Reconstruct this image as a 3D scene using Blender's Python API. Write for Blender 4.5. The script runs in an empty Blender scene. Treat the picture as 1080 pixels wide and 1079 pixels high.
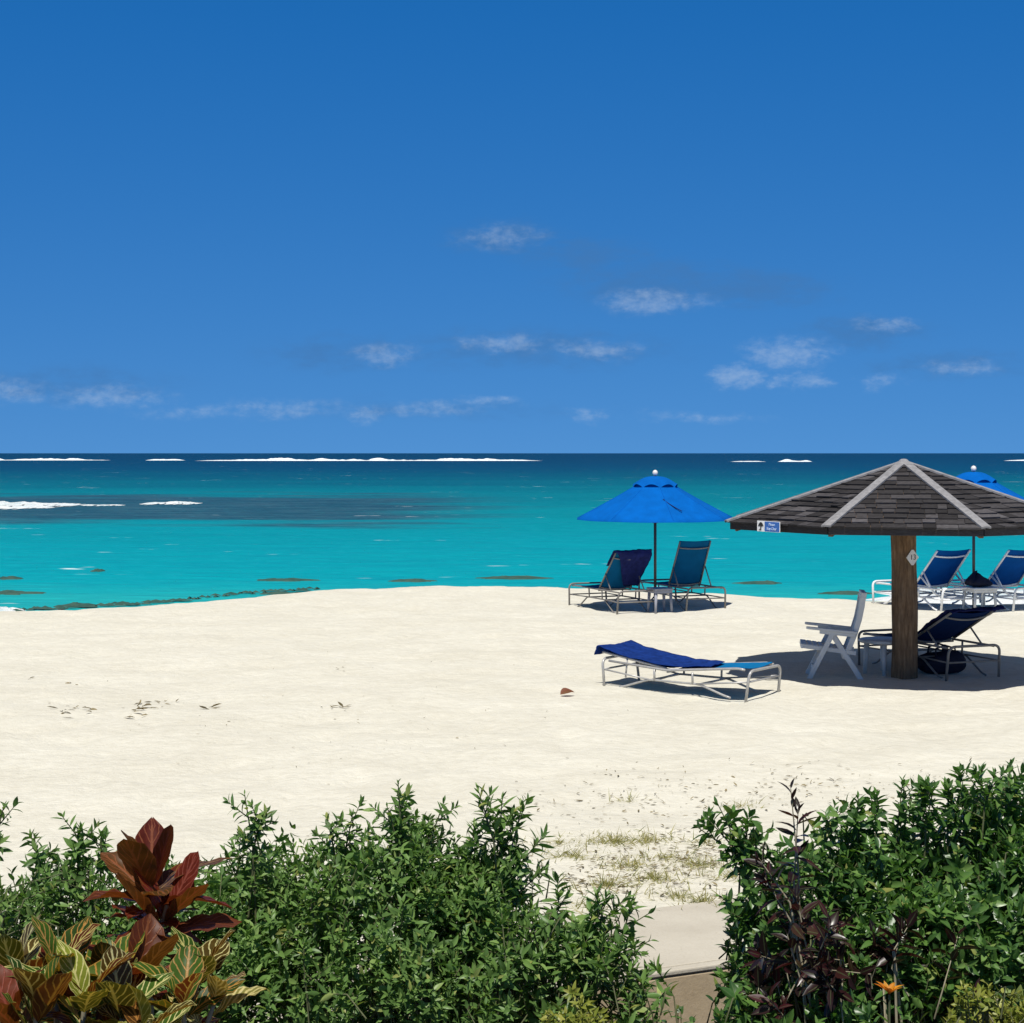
import bpy, math, random
import numpy as np
from mathutils import Vector, Matrix

R = math.radians
rng = np.random.default_rng(7)
random.seed(7)
SC = bpy.context.scene
COL = SC.collection

# ------------------------------------------------------------------ camera
F = 1800.0            # focal length in photo pixels (photo is 1080 wide)
H = 2.58              # camera height over the sand
HZ = 478.0            # horizon row
SEA = -0.5            # sea level
cam = bpy.data.cameras.new('camera')
cam.sensor_width = 36.0
cam.lens = 36.0 * F / 1080.0
cam.shift_y = -(539.5 - HZ) / 1080.0
cam.clip_start = 0.05
cam.clip_end = 100000.0
camo = bpy.data.objects.new('camera', cam)
COL.objects.link(camo)
camo.location = (0, 0, H)
camo.rotation_euler = (R(90), 0, 0)
SC.camera = camo

# ------------------------------------------------------------------ sun
SUN_EL, SUN_AZ = R(64), R(8)          # behind the camera, a little to its left
sd = Vector((-math.sin(SUN_AZ) * math.cos(SUN_EL), -math.cos(SUN_AZ) * math.cos(SUN_EL), math.sin(SUN_EL)))
sun = bpy.data.lights.new('sun', 'SUN')
sun.energy = 4.75
sun.angle = R(0.5)
sun.color = (1.0, 0.958, 0.89)
suno = bpy.data.objects.new('sun', sun)
COL.objects.link(suno)
suno.rotation_euler = sd.to_track_quat('Z', 'Y').to_euler()
suno.location = (0, 0, 30)

SC.view_settings.view_transform = 'Standard'
SC.view_settings.look = 'None'
SC.view_settings.exposure = 0.0
SC.view_settings.gamma = 1.0
SC.render.engine = 'CYCLES'
SC.cycles.use_denoising = True
SC.cycles.max_bounces = 8
SC.cycles.transparent_max_bounces = 8


# ------------------------------------------------------------------ node helpers
class NT:
    def __init__(s, tree):
        s.t = tree
        s.n = tree.nodes
        s.l = tree.links

    def add(s, typ, **kw):
        n = s.n.new(typ)
        for k, v in kw.items():
            setattr(n, k, v)
        return n

    def put(s, sock, v):
        if hasattr(v, 'is_output') or isinstance(v, bpy.types.NodeSocket):
            s.l.new(v, sock)
        else:
            sock.default_value = v

    def math(s, op, a, b=None, c=None, clamp=False):
        n = s.add('ShaderNodeMath', operation=op)
        n.use_clamp = clamp
        for i, v in enumerate((a, b, c)):
            if v is not None:
                s.put(n.inputs[i], v)
        return n.outputs[0]

    def vmath(s, op, a, b=None):
        n = s.add('ShaderNodeVectorMath', operation=op)
        for i, v in enumerate((a, b)):
            if v is not None:
                s.put(n.inputs[i], v)
        return n.outputs['Value'] if op in ('LENGTH', 'DOT_PRODUCT') else n.outputs[0]

    def noise(s, vec, scale, detail=4, rough=0.55, out='Fac', dist=0.0):
        n = s.add('ShaderNodeTexNoise')
        s.put(n.inputs['Vector'], vec)
        n.inputs['Scale'].default_value = scale
        n.inputs['Detail'].default_value = detail
        n.inputs['Roughness'].default_value = rough
        n.inputs['Distortion'].default_value = dist
        return n.outputs[out]

    def ramp(s, fac, stops, interp='LINEAR'):
        n = s.add('ShaderNodeValToRGB')
        n.color_ramp.interpolation = interp
        e = n.color_ramp.elements
        while len(e) < len(stops):
            e.new(0.5)
        for el, (p, c) in zip(e, stops):
            el.position = p
            el.color = (c[0], c[1], c[2], 1) if hasattr(c, '__len__') else (c, c, c, 1)
        s.put(n.inputs[0], fac)
        return n.outputs[0]

    def mix(s, fac, a, b, mode='MIX'):
        n = s.add('ShaderNodeMix', data_type='RGBA', blend_type=mode)
        s.put(n.inputs[0], fac)
        for i, v in ((6, a), (7, b)):
            if isinstance(v, (tuple, list)):
                v = (v[0], v[1], v[2], 1)
            s.put(n.inputs[i], v)
        return n.outputs[2]

    def maprange(s, v, a, b, c=0.0, d=1.0, smooth=False):
        n = s.add('ShaderNodeMapRange')
        if smooth:
            n.interpolation_type = 'SMOOTHSTEP'
        s.put(n.inputs[0], v)
        for i, q in enumerate((a, b, c, d)):
            n.inputs[i + 1].default_value = q
        return n.outputs[0]

    def scale(s, vec, sc):
        n = s.add('ShaderNodeMapping')
        s.put(n.inputs['Vector'], vec)
        n.inputs['Scale'].default_value = sc
        return n.outputs[0]

    def bump(s, h, strength=0.3, dist=0.02, normal=None):
        n = s.add('ShaderNodeBump')
        n.inputs['Strength'].default_value = strength
        n.inputs['Distance'].default_value = dist
        s.put(n.inputs['Height'], h)
        if normal is not None:
            s.put(n.inputs['Normal'], normal)
        return n.outputs[0]


MATS = {}


def material(name, rough=0.6, spec=0.5, metal=0.0, color=None):
    m = bpy.data.materials.new(name)
    m.use_nodes = True
    t = NT(m.node_tree)
    b = m.node_tree.nodes['Principled BSDF']
    b.inputs['Roughness'].default_value = rough
    b.inputs['Specular IOR Level'].default_value = spec
    b.inputs['Metallic'].default_value = metal
    if color:
        b.inputs['Base Color'].default_value = (*color, 1)
    MATS[name] = m
    return m, t, b


def coords(t, kind='Object'):
    return t.add('ShaderNodeTexCoord').outputs[kind]


def position(t):
    return t.add('ShaderNodeNewGeometry').outputs['Position']


def island(t):
    return t.add('ShaderNodeNewGeometry').outputs['Random Per Island']


# ------------------------------------------------------------------ sky
W = bpy.data.worlds.new('World')
SC.world = W
W.use_nodes = True
wt = NT(W.node_tree)
bg = W.node_tree.nodes['Background']
sky = wt.add('ShaderNodeTexSky', sky_type='NISHITA')
sky.sun_disc = False
sky.sun_elevation = SUN_EL
sky.sun_rotation = R(180) + SUN_AZ
sky.altitude = 0
sky.air_density = 1.0
sky.dust_density = 0.0
sky.ozone_density = 3.0
SKY_STRENGTH = 0.10
bg.inputs['Strength'].default_value = SKY_STRENGTH
hs = wt.add('ShaderNodeHueSaturation')
hs.inputs['Hue'].default_value = 0.509
hs.inputs['Saturation'].default_value = 1.455
hs.inputs['Value'].default_value = 1.10
wt.l.new(sky.outputs[0], hs.inputs['Color'])
hi = wt.add('ShaderNodeHueSaturation')           # upper sky muted and dimmed to weaken the blue fill in shadows
hi.inputs['Saturation'].default_value = 0.62
hi.inputs['Value'].default_value = 0.43
wt.l.new(sky.outputs[0], hi.inputs['Color'])
gen = wt.add('ShaderNodeTexCoord').outputs['Generated']
sep = wt.add('ShaderNodeSeparateXYZ')
wt.l.new(gen, sep.inputs[0])
clear = wt.add('ShaderNodeCombineXYZ')          # very clear tropical air: the pale horizon band of the model is lifted away
wt.l.new(sep.outputs[0], clear.inputs[0])
wt.l.new(sep.outputs[1], clear.inputs[1])
wt.l.new(wt.math('MULTIPLY_ADD', sep.outputs[2], 0.6, 0.2), clear.inputs[2])
wt.l.new(clear.outputs[0], sky.inputs[0])
ahead = wt.math('MAXIMUM', sep.outputs[1], 0.02)
cu = wt.math('DIVIDE', sep.outputs[0], ahead)
cv = wt.math('DIVIDE', sep.outputs[2], ahead)
cmb = wt.add('ShaderNodeCombineXYZ')
wt.l.new(cu, cmb.inputs[0])
wt.l.new(cv, cmb.inputs[1])
uv = cmb.outputs[0]
dn = wt.noise(wt.scale(uv, (1, 2.2, 1)), 38, 6, 0.62, out='Color')
duv = wt.vmath('ADD', uv, wt.vmath('MULTIPLY', wt.vmath('SUBTRACT', dn, (0.5, 0.5, 0.5)), (0.050, 0.016, 0)))
fine = wt.noise(wt.scale(uv, (1, 1.6, 1)), 130, 8, 0.62)


def cloud_sum(items):
    tot = None
    for px, y, rx, ry, amp in items:
        d = wt.vmath('SUBTRACT', duv, ((px - 540) / F, (HZ - y) / F, 0))
        d = wt.vmath('MULTIPLY', d, (F / rx, F / ry, 0))
        m = wt.maprange(wt.vmath('LENGTH', d), 1.35, 0.0, 0.0, amp, True)
        tot = m if tot is None else wt.math('MAXIMUM', tot, m)
    return tot


white = cloud_sum([(405, 374, 44, 15, .46), (530, 362, 56, 14, .50), (632, 369, 56, 13, .50), (690, 318, 78, 16, .58),
                   (528, 250, 60, 18, .40), (935, 342, 38, 14, .46), (832, 374, 56, 22, .62), (775, 398, 34, 17, .66),
                   (850, 403, 28, 11, .52), (815, 403, 26, 10, .46), (115, 419, 80, 18, .46), (387, 435, 34, 13, .48),
                   (455, 430, 70, 12, .42), (300, 430, 90, 14, .42), (1010, 388, 54, 12, .44), (620, 438, 34, 12, .42),
                   (520, 422, 38, 10, .44), (12, 412, 60, 18, .44), (930, 404, 36, 11, .42), (210, 436, 80, 12, .36), (740, 440, 90, 9, .34)])
veil = cloud_sum([(530, 250, 80, 24, .75), (620, 270, 90, 24, .7), (690, 300, 130, 36, .75), (800, 304, 105, 28, .75), (560, 368, 200, 28, .65),
                  (360, 372, 120, 24, .6), (910, 350, 95, 22, .75), (1000, 385, 115, 20, .6), (70, 405, 160, 26, .55), (440, 432, 250, 18, .4)])
wn = wt.math('MULTIPLY', wt.math('SUBTRACT', fine, 0.5), wt.math('MINIMUM', 1.1, wt.math('MULTIPLY', white, 3.6)))
wfac = wt.maprange(wt.math('ADD', white, wn), 0.04, 1.0, 0.0, 0.43, True)
fine2 = wt.noise(wt.scale(uv, (1, 2.4, 1)), 55, 8, 0.62)
vn = wt.math('MULTIPLY', wt.math('SUBTRACT', fine2, 0.5), wt.math('MINIMUM', 1.2, wt.math('MULTIPLY', veil, 3.0)))
vfac = wt.maprange(wt.math('ADD', veil, vn), 0.05, 0.95, 0.0, 0.62, True)
base_sky = wt.mix(wt.maprange(sep.outputs[2], 0.27, 0.50, 0, 1, True), hs.outputs[0], hi.outputs[0])
c1 = wt.mix(vfac, base_sky, tuple(v / SKY_STRENGTH for v in (0.060, 0.185, 0.43)))
c2 = wt.mix(wfac, c1, tuple(v / SKY_STRENGTH for v in (0.50, 0.62, 0.77)))
wt.l.new(c2, bg.inputs['Color'])


# ------------------------------------------------------------------ scene helpers
def P(px, y, z=0.0):
    d = (H - z) * F / (y - HZ)
    return Vector(((px - 540) / F * d, d, z))


def at(px, y, d):
    """point on the sight line of a photo pixel at distance d"""
    return Vector(((px - 540) / F * d, d, H - (y - HZ) / F * d))


def tag(o, label=None, cat=None, group=None, kind=None):
    if label: o['label'] = label
    if cat: o['category'] = cat
    if group: o['group'] = group
    if kind: o['kind'] = kind
    return o


def empty(name, loc, rz=0.0):
    o = bpy.data.objects.new(name, None)
    o.empty_display_size = 0.2
    COL.objects.link(o)
    o.location = loc
    o.rotation_euler = (0, 0, rz)
    return o


def np_mesh(name, verts, faces, mat=None, parent=None, uvs=None, smooth=True):
    """verts (n,3), faces (m,4) or list"""
    me = bpy.data.meshes.new(name)
    verts = np.asarray(verts, dtype=np.float32)
    faces = np.asarray(faces, dtype=np.int32)
    k = faces.shape[1]
    me.vertices.add(len(verts))
    me.vertices.foreach_set('co', verts.ravel())
    me.loops.add(faces.size)
    me.loops.foreach_set('vertex_index', faces.ravel())
    me.polygons.add(len(faces))
    me.polygons.foreach_set('loop_start', np.arange(0, faces.size, k, dtype=np.int32))
    if uvs is not None:
        ul = me.uv_layers.new(name='UVMap')
        ul.data.foreach_set('uv', np.asarray(uvs, dtype=np.float32)[faces.ravel()].ravel())
    me.update(calc_edges=True)
    me.validate()
    if smooth:
        me.polygons.foreach_set('use_smooth', np.ones(len(me.polygons), dtype=bool))
    if mat is not None:
        me.materials.append(MATS[mat] if isinstance(mat, str) else mat)
    o = bpy.data.objects.new(name, me)
    COL.objects.link(o)
    o.parent = parent
    return o


class MB:
    """collects shapes into one mesh"""

    def __init__(s):
        s.v, s.f = [], []

    def quadmesh(s, verts, faces):
        n = len(s.v)
        s.v += [tuple(v) for v in verts]
        s.f += [tuple(i + n for i in f) for f in faces]
        return s

    def box(s, c, size, M=None):
        c = Vector(c)
        vs = []
        for dz in (-.5, .5):
            for dx, dy in ((-.5, -.5), (.5, -.5), (.5, .5), (-.5, .5)):
                q = Vector((dx * size[0], dy * size[1], dz * size[2]))
                if M is not None: q = M @ q
                vs.append(c + q)
        return s.quadmesh(vs, [(0, 3, 2, 1), (4, 5, 6, 7), (0, 1, 5, 4), (1, 2, 6, 5), (2, 3, 7, 6), (3, 0, 4, 7)])

    def tube(s, pts, r, n=8, closed_ends=True, flat=1.0):
        pts = [Vector(p) for p in pts]
        rs = r if hasattr(r, '__len__') else [r] * len(pts)
        rings = []
        prev = None
        for i, p in enumerate(pts):
            a = pts[max(i - 1, 0)]
            b = pts[min(i + 1, len(pts) - 1)]
            t = (b - a).normalized()
            if prev is None:
                u = t.cross(Vector((0, 0, 1)))
                if u.length < 1e-3: u = t.cross(Vector((0, 1, 0)))
                u.normalize()
            else:
                u = (prev - t * prev.dot(t))
                if u.length < 1e-4: u = t.cross(Vector((0.3, 0.4, 0.8)))
                u.normalize()
            prev = u
            w = t.cross(u)
            rings.append([p + (u * math.cos(k * 2 * math.pi / n) + w * math.sin(k * 2 * math.pi / n) * flat) * rs[i] for k in range(n)])
        vs = [v for ring in rings for v in ring]
        fs = []
        for i in range(len(rings) - 1):
            for k in range(n):
                fs.append((i * n + k, i * n + (k + 1) % n, (i + 1) * n + (k + 1) % n, (i + 1) * n + k))
        if closed_ends:
            fs.append(tuple(range(n - 1, -1, -1)))
            fs.append(tuple((len(rings) - 1) * n + k for k in range(n)))
        return s.quadmesh(vs, fs)

    def lathe(s, prof, n=24, c=(0, 0, 0)):
        vs, fs = [], []
        for r, z in prof:
            for k in range(n):
                a = 2 * math.pi * k / n
                vs.append((c[0] + r * math.cos(a), c[1] + r * math.sin(a), c[2] + z))
        for i in range(len(prof) - 1):
            for k in range(n):
                fs.append((i * n + k, i * n + (k + 1) % n, (i + 1) * n + (k + 1) % n, (i + 1) * n + k))
        return s.quadmesh(vs, fs)

    def build(s, name, mat, parent=None, smooth=True, bevel=0.0):
        me = bpy.data.meshes.new(name)
        me.from_pydata([tuple(v) for v in s.v], [], s.f)
        me.update()
        me.materials.append(MATS[mat])
        if smooth:
            me.polygons.foreach_set('use_smooth', np.ones(len(me.polygons), dtype=bool))
        o = bpy.data.objects.new(name, me)
        COL.objects.link(o)
        o.parent = parent
        if bevel:
            b = o.modifiers.new('bevel', 'BEVEL')
            b.width = bevel
            b.segments = 2
            b.limit_method = 'ANGLE'
        return o


def rounded(pts, rad=0.05, seg=5):
    """polyline with rounded inner corners"""
    pts = [Vector(p) for p in pts]
    out = [pts[0]]
    for i in range(1, len(pts) - 1):
        a, b, c = pts[i - 1], pts[i], pts[i + 1]
        r1 = min(rad, (a - b).length * .45, (c - b).length * .45)
        p0 = b + (a - b).normalized() * r1
        p2 = b + (c - b).normalized() * r1
        for k in range(seg + 1):
            t = k / seg
            out.append(p0 * (1 - t) ** 2 + b * 2 * t * (1 - t) + p2 * t * t)
    out.append(pts[-1])
    return out


def vnoise(x, y, seed=0):
    """smooth value noise in [-1,1] for numpy arrays"""
    xi = np.floor(x).astype(np.int64)
    yi = np.floor(y).astype(np.int64)
    fx, fy = x - xi, y - yi
    fx = fx * fx * (3 - 2 * fx)
    fy = fy * fy * (3 - 2 * fy)

    def h(a, b):
        n = (a * 374761393 + b * 668265263 + seed * 1442695041) & 0x7fffffff
        n = (n ^ (n >> 13)) * 1274126177 & 0x7fffffff
        n = n ^ (n >> 16)
        return (n & 0xffff) / 32767.5 - 1.0
    return ((h(xi, yi) * (1 - fx) + h(xi + 1, yi) * fx) * (1 - fy) + (h(xi, yi + 1) * (1 - fx) + h(xi + 1, yi + 1) * fx) * fy)


# ------------------------------------------------------------------ materials
m, t, b = material('sand', 0.95, 0.1)
pos = position(t)
n1 = t.noise(pos, 0.9, 5, 0.6)
n2 = t.noise(t.scale(pos, (1, 1, 1)), 9, 4, 0.6)
n3 = t.noise(pos, 260, 2, 0.5)
c = t.ramp(n1, [(0.25, (0.650, 0.620, 0.520)), (0.75, (0.735, 0.71, 0.612))])
c = t.mix(t.maprange(n2, 0.35, 0.7), c, t.mix(1.0, c, (0.90, 0.895, 0.88), 'MULTIPLY'))
c = t.mix(t.maprange(n3, 0.55, 0.75, 0, 0.35), c, (0.45, 0.39, 0.30))
t.l.new(c, b.inputs['Base Color'])
bm1 = t.bump(t.noise(pos, 4.5, 6, 0.62), 0.42, 0.10)
bm2 = t.bump(t.noise(pos, 26, 4, 0.6), 0.5, 0.02, bm1)
bm3 = t.bump(n3, 0.3, 0.003, bm2)
t.l.new(bm3, b.inputs['Normal'])

m, t, b = material('soil', 0.95, 0.1)
pos = position(t)
t.l.new(t.ramp(t.noise(pos, 12, 6, 0.65), [(0.3, (0.035, 0.024, 0.015)), (0.7, (0.11, 0.08, 0.05))]), b.inputs['Base Color'])
t.l.new(t.bump(t.noise(pos, 30, 5, 0.6), 0.8, 0.03), b.inputs['Normal'])

m, t, b = material('concrete', 0.9, 0.2)
pos = position(t)
n1 = t.noise(pos, 2.2, 6, 0.65)
n2 = t.noise(pos, 60, 4, 0.6)
c = t.ramp(n1, [(0.3, (0.46, 0.42, 0.345)), (0.7, (0.56, 0.52, 0.435))])
c = t.mix(t.maprange(n2, 0.5, 0.75, 0, 0.3), c, (0.36, 0.31, 0.24))
t.l.new(c, b.inputs['Base Color'])
t.l.new(t.bump(n2, 0.35, 0.008), b.inputs['Normal'])

m, t, b = material('render_wall', 0.95, 0.1)
pos = position(t)
n1 = t.noise(pos, 3.0, 6, 0.7)
n2 = t.noise(pos, 45, 5, 0.7)
c = t.ramp(n1, [(0.3, (0.44, 0.345, 0.225)), (0.7, (0.58, 0.47, 0.32))])
c = t.mix(t.maprange(n2, 0.5, 0.8, 0, 0.5), c, (0.33, 0.25, 0.16))
t.l.new(c, b.inputs['Base Color'])
t.l.new(t.bump(n2, 0.25, 0.008), b.inputs['Normal'])

# sea water: its colour follows the sea bed under it (sand near the beach, deep water far out, a dark reef)
m, t, b = material('sea_water', 0.34, 0.015)
pos = position(t)
sp = t.add('ShaderNodeSeparateXYZ')
t.l.new(pos, sp.inputs[0])
X, Y = sp.outputs[0], sp.outputs[1]
wob = t.noise(t.scale(pos, (0.35, 1, 1)), 0.05, 5, 0.6)
wob2 = t.noise(t.scale(pos, (0.5, 2.2, 1)), 0.35, 5, 0.6)
inv = t.math('DIVIDE', 34.0, t.math('MAXIMUM', Y, 20.0))
fac = t.math('MULTIPLY', inv, t.maprange(wob, 0.2, 0.8, 0.82, 1.18))
fac = t.math('MULTIPLY', fac, t.maprange(wob2, 0.25, 0.75, 0.94, 1.06))
sea = t.ramp(fac, [(0.0, (0.0004, 0.022, 0.066)), (0.04, (0.0004, 0.028, 0.078)), (0.10, (0.0004, 0.046, 0.105)), (0.165, (0.0004, 0.088, 0.138)),
                   (0.26, (0.0004, 0.158, 0.200)), (0.38, (0.0004, 0.220, 0.256)), (0.58, (0.0005, 0.275, 0.326)), (0.80, (0.001, 0.312, 0.358)),
                   (1.0, (0.015, 0.36, 0.365))])
# reef: between 74 and 125 m out, from the left to the middle
rn = t.noise(t.scale(pos, (0.35, 1, 1)), 0.12, 6, 0.65)
rn_c = t.math('MULTIPLY', t.math('SUBTRACT', rn, 0.5), 1.0)
iv = t.math('ADD', inv, t.math('MULTIPLY', rn_c, 0.20))
band = t.math('MULTIPLY', t.maprange(iv, 0.255, 0.295, 0, 1, True), t.maprange(iv, 0.47, 0.425, 0, 1, True))
xr = t.math('ADD', X, t.math('MULTIPLY', rn_c, 26.0))
side = t.maprange(xr, 2.0, -9.0, 0, 1, True)
reef = t.math('MULTIPLY', band, side)
reefc = t.ramp(t.noise(t.scale(pos, (0.3, 1.4, 1)), 0.8, 6, 0.7), [(0.32, (0.006, 0.035, 0.060)), (0.5, (0.022, 0.066, 0.095)), (0.68, (0.060, 0.110, 0.135))])
sea = t.mix(t.math('MULTIPLY', reef, 0.93), sea, reefc)
# wave shading painted into the colour: darker streaks and ripples, lighter flecks
st = t.noise(t.scale(pos, (0.12, 1.0, 1)), 0.45, 5, 0.6)
sea = t.mix(t.maprange(st, 0.50, 0.75, 0, 0.55), sea, t.mix(1.0, sea, (0.70, 0.80, 0.88), 'MULTIPLY'))
rip = t.noise(t.scale(pos, (0.5, 1.0, 1)), 1.5, 5, 0.7)
sea = t.mix(t.maprange(rip, 0.48, 0.70, 0, 0.8), sea, t.mix(1.0, sea, (0.70, 0.82, 0.88), 'MULTIPLY'))
rip2 = t.noise(t.scale(pos, (0.75, 1.0, 1)), 2.1, 5, 0.7)
sea = t.mix(t.maprange(rip2, 0.52, 0.72, 0, 0.55), sea, t.mix(0.30, sea, (0.03, 0.62, 0.66)))
# small white caps
fo = t.noise(t.scale(pos, (0.45, 1.5, 1)), 0.55, 4, 0.7)
fo2 = t.noise(t.scale(pos, (0.6, 1.3, 1)), 0.06, 2, 0.5)
foam = t.math('MULTIPLY', t.maprange(fo, 0.672, 0.705), t.maprange(fo2, 0.45, 0.56))
sea = t.mix(foam, sea, (0.75, 0.85, 0.86))
t.l.new(sea, b.inputs['Base Color'])
w1 = t.noise(t.scale(pos, (0.35, 1.0, 1)), 0.9, 5, 0.6)
w2 = t.noise(t.scale(pos, (0.5, 1.0, 1)), 5.0, 3, 0.6)
bb = t.bump(w1, 0.9, 0.35)
bb = t.bump(w2, 0.5, 0.06, bb)
t.l.new(bb, b.inputs['Normal'])

m, t, b = material('foam', 0.9, 0.1)
pos = position(t)
t.l.new(t.ramp(t.noise(pos, 1.2, 6, 0.7), [(0.3, (0.55, 0.70, 0.74)), (0.55, (0.88, 0.91, 0.91))]), b.inputs['Base Color'])
t.l.new(t.bump(t.noise(pos, 3, 6, 0.7), 0.8, 0.3), b.inputs['Normal'])

m, t, b = material('seaweed', 0.8, 0.2)
pos = position(t)
t.l.new(t.ramp(t.noise(pos, 3, 6, 0.7), [(0.3, (0.016, 0.070, 0.062)), (0.7, (0.062, 0.115, 0.090))]), b.inputs['Base Color'])

m, t, b = material('shingle', 0.85, 0.2)
pos = coords(t)
isl = island(t)
c = t.ramp(isl, [(0.0, (0.031, 0.029, 0.030)), (0.5, (0.052, 0.049, 0.051)), (0.85, (0.080, 0.076, 0.080)), (1.0, (0.135, 0.130, 0.138))])
gr = t.noise(t.scale(pos, (1, 1, 5)), 18, 6, 0.7)
c = t.mix(t.maprange(gr, 0.35, 0.7), t.mix(1.0, c, (0.55, 0.52, 0.5), 'MULTIPLY'), c)
t.l.new(c, b.inputs['Base Color'])
t.l.new(t.bump(gr, 0.5, 0.01), b.inputs['Normal'])

m, t, b = material('grey_board', 0.8, 0.25)
pos = coords(t)
gr = t.noise(pos, 16, 6, 0.7)
c = t.ramp(gr, [(0.3, (0.17, 0.167, 0.172)), (0.7, (0.34, 0.336, 0.344))])
t.l.new(c, b.inputs['Base Color'])
t.l.new(t.bump(gr, 0.3, 0.006), b.inputs['Normal'])

m, t, b = material('old_wood', 0.85, 0.2)
pos = coords(t)
gr = t.noise(t.scale(pos, (1, 1, 0.12)), 30, 6, 0.7)
gr2 = t.noise(pos, 5, 4, 0.6)
c = t.ramp(gr, [(0.3, (0.075, 0.044, 0.024)), (0.5, (0.20, 0.122, 0.066)), (0.72, (0.34, 0.23, 0.135))])
c = t.mix(t.maprange(gr2, 0.4, 0.7, 0, 0.5), c, (0.08, 0.065, 0.05))
t.l.new(c, b.inputs['Base Color'])
t.l.new(t.bump(gr, 0.7, 0.02), b.inputs['Normal'])

m, t, b = material('rafter_wood', 0.85, 0.2)
gr = t.noise(coords(t), 22, 5, 0.6)
t.l.new(t.ramp(gr, [(0.3, (0.10, 0.060, 0.035)), (0.7, (0.20, 0.125, 0.075))]), b.inputs['Base Color'])


def simple(name, col, rough, spec=0.4, metal=0.0, var=0.12, scale=20, bump=0.0):
    m, t, b = material(name, rough, spec, metal)
    n = t.noise(coords(t), scale, 4, 0.6)
    lo = tuple(v * (1 - var) for v in col)
    hi = tuple(min(1, v * (1 + var)) for v in col)
    t.l.new(t.ramp(n, [(0.3, lo), (0.7, hi)]), b.inputs['Base Color'])
    if bump:
        t.l.new(t.bump(n, bump, 0.01), b.inputs['Normal'])
    return m


simple('bronze_tube', (0.20, 0.185, 0.165), 0.45, 0.5, 0.0)
simple('grey_tube', (0.42, 0.41, 0.39), 0.35, 0.5, 0.2)
simple('white_tube', (0.82, 0.82, 0.80), 0.35, 0.5, 0.0, 0.05)
simple('white_plastic', (0.62, 0.62, 0.595), 0.45, 0.4, 0.0, 0.07, 9)
simple('shaded_plastic', (0.30, 0.31, 0.35), 0.5, 0.4, 0.0, 0.07, 9)  # white table plastic with shade put into its colour
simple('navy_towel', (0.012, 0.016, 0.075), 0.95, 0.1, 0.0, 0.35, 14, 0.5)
simple('royal_towel', (0.007, 0.030, 0.165), 0.95, 0.1, 0.0, 0.3, 14, 0.6)
simple('violet_towel', (0.014, 0.020, 0.098), 0.95, 0.1, 0.0, 0.35, 14, 0.6)
simple('dark_bag', (0.010, 0.012, 0.028), 0.8, 0.3, 0.0, 0.3, 14, 0.4)
simple('dark_pole', (0.045, 0.038, 0.032), 0.4, 0.5)
simple('pole_grey', (0.12, 0.12, 0.12), 0.35, 0.5, 0.3)
simple('finial', (0.75, 0.72, 0.70), 0.35, 0.5)
simple('sign_white', (0.80, 0.80, 0.78), 0.5)
simple('sign_blue', (0.035, 0.13, 0.42), 0.5)
simple('sign_black', (0.015, 0.015, 0.015), 0.6)
simple('sign_letter', (0.55, 0.68, 0.85), 0.5)
simple('twig', (0.10, 0.065, 0.04), 0.85, 0.2, 0, 0.3)
simple('stem_green', (0.10, 0.11, 0.05), 0.7, 0.3, 0, 0.3)
simple('stem_pale', (0.34, 0.30, 0.20), 0.8, 0.2, 0, 0.2)


def fabric(name, col, weave=900, transl=0.25):
    m, t, b = material(name, 0.9, 0.08)
    pos = coords(t)
    n = t.noise(pos, 5, 4, 0.6)
    c = t.mix(t.maprange(n, 0.3, 0.7), tuple(v * .88 for v in col), tuple(min(1, v * 1.1) for v in col))
    t.l.new(c, b.inputs['Base Color'])
    t.l.new(t.bump(t.noise(pos, weave, 2, 0.5), 0.2, 0.001), b.inputs['Normal'])
    if transl:
        tr = t.add('ShaderNodeBsdfTranslucent')
        t.l.new(c, tr.inputs[0])
        mx = t.add('ShaderNodeMixShader')
        mx.inputs[0].default_value = transl
        t.l.new(b.outputs[0], mx.inputs[1])
        t.l.new(tr.outputs[0], mx.inputs[2])
        t.l.new(mx.outputs[0], t.n['Material Output'].inputs[0])
    return m


fabric('umbrella_blue', (0.0005, 0.118, 0.47), 600, 0.12)
fabric('umbrella_seam', (0.0005, 0.106, 0.44), 600, 0.0)
fabric('sling_teal', (0.004, 0.125, 0.29), 900, 0.22)
fabric('sling_blue', (0.004, 0.10, 0.40), 900, 0.3)
fabric('sling_sky', (0.006, 0.175, 0.42), 900, 0.2)
fabric('sling_navy', (0.006, 0.024, 0.105), 900, 0.15)


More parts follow.
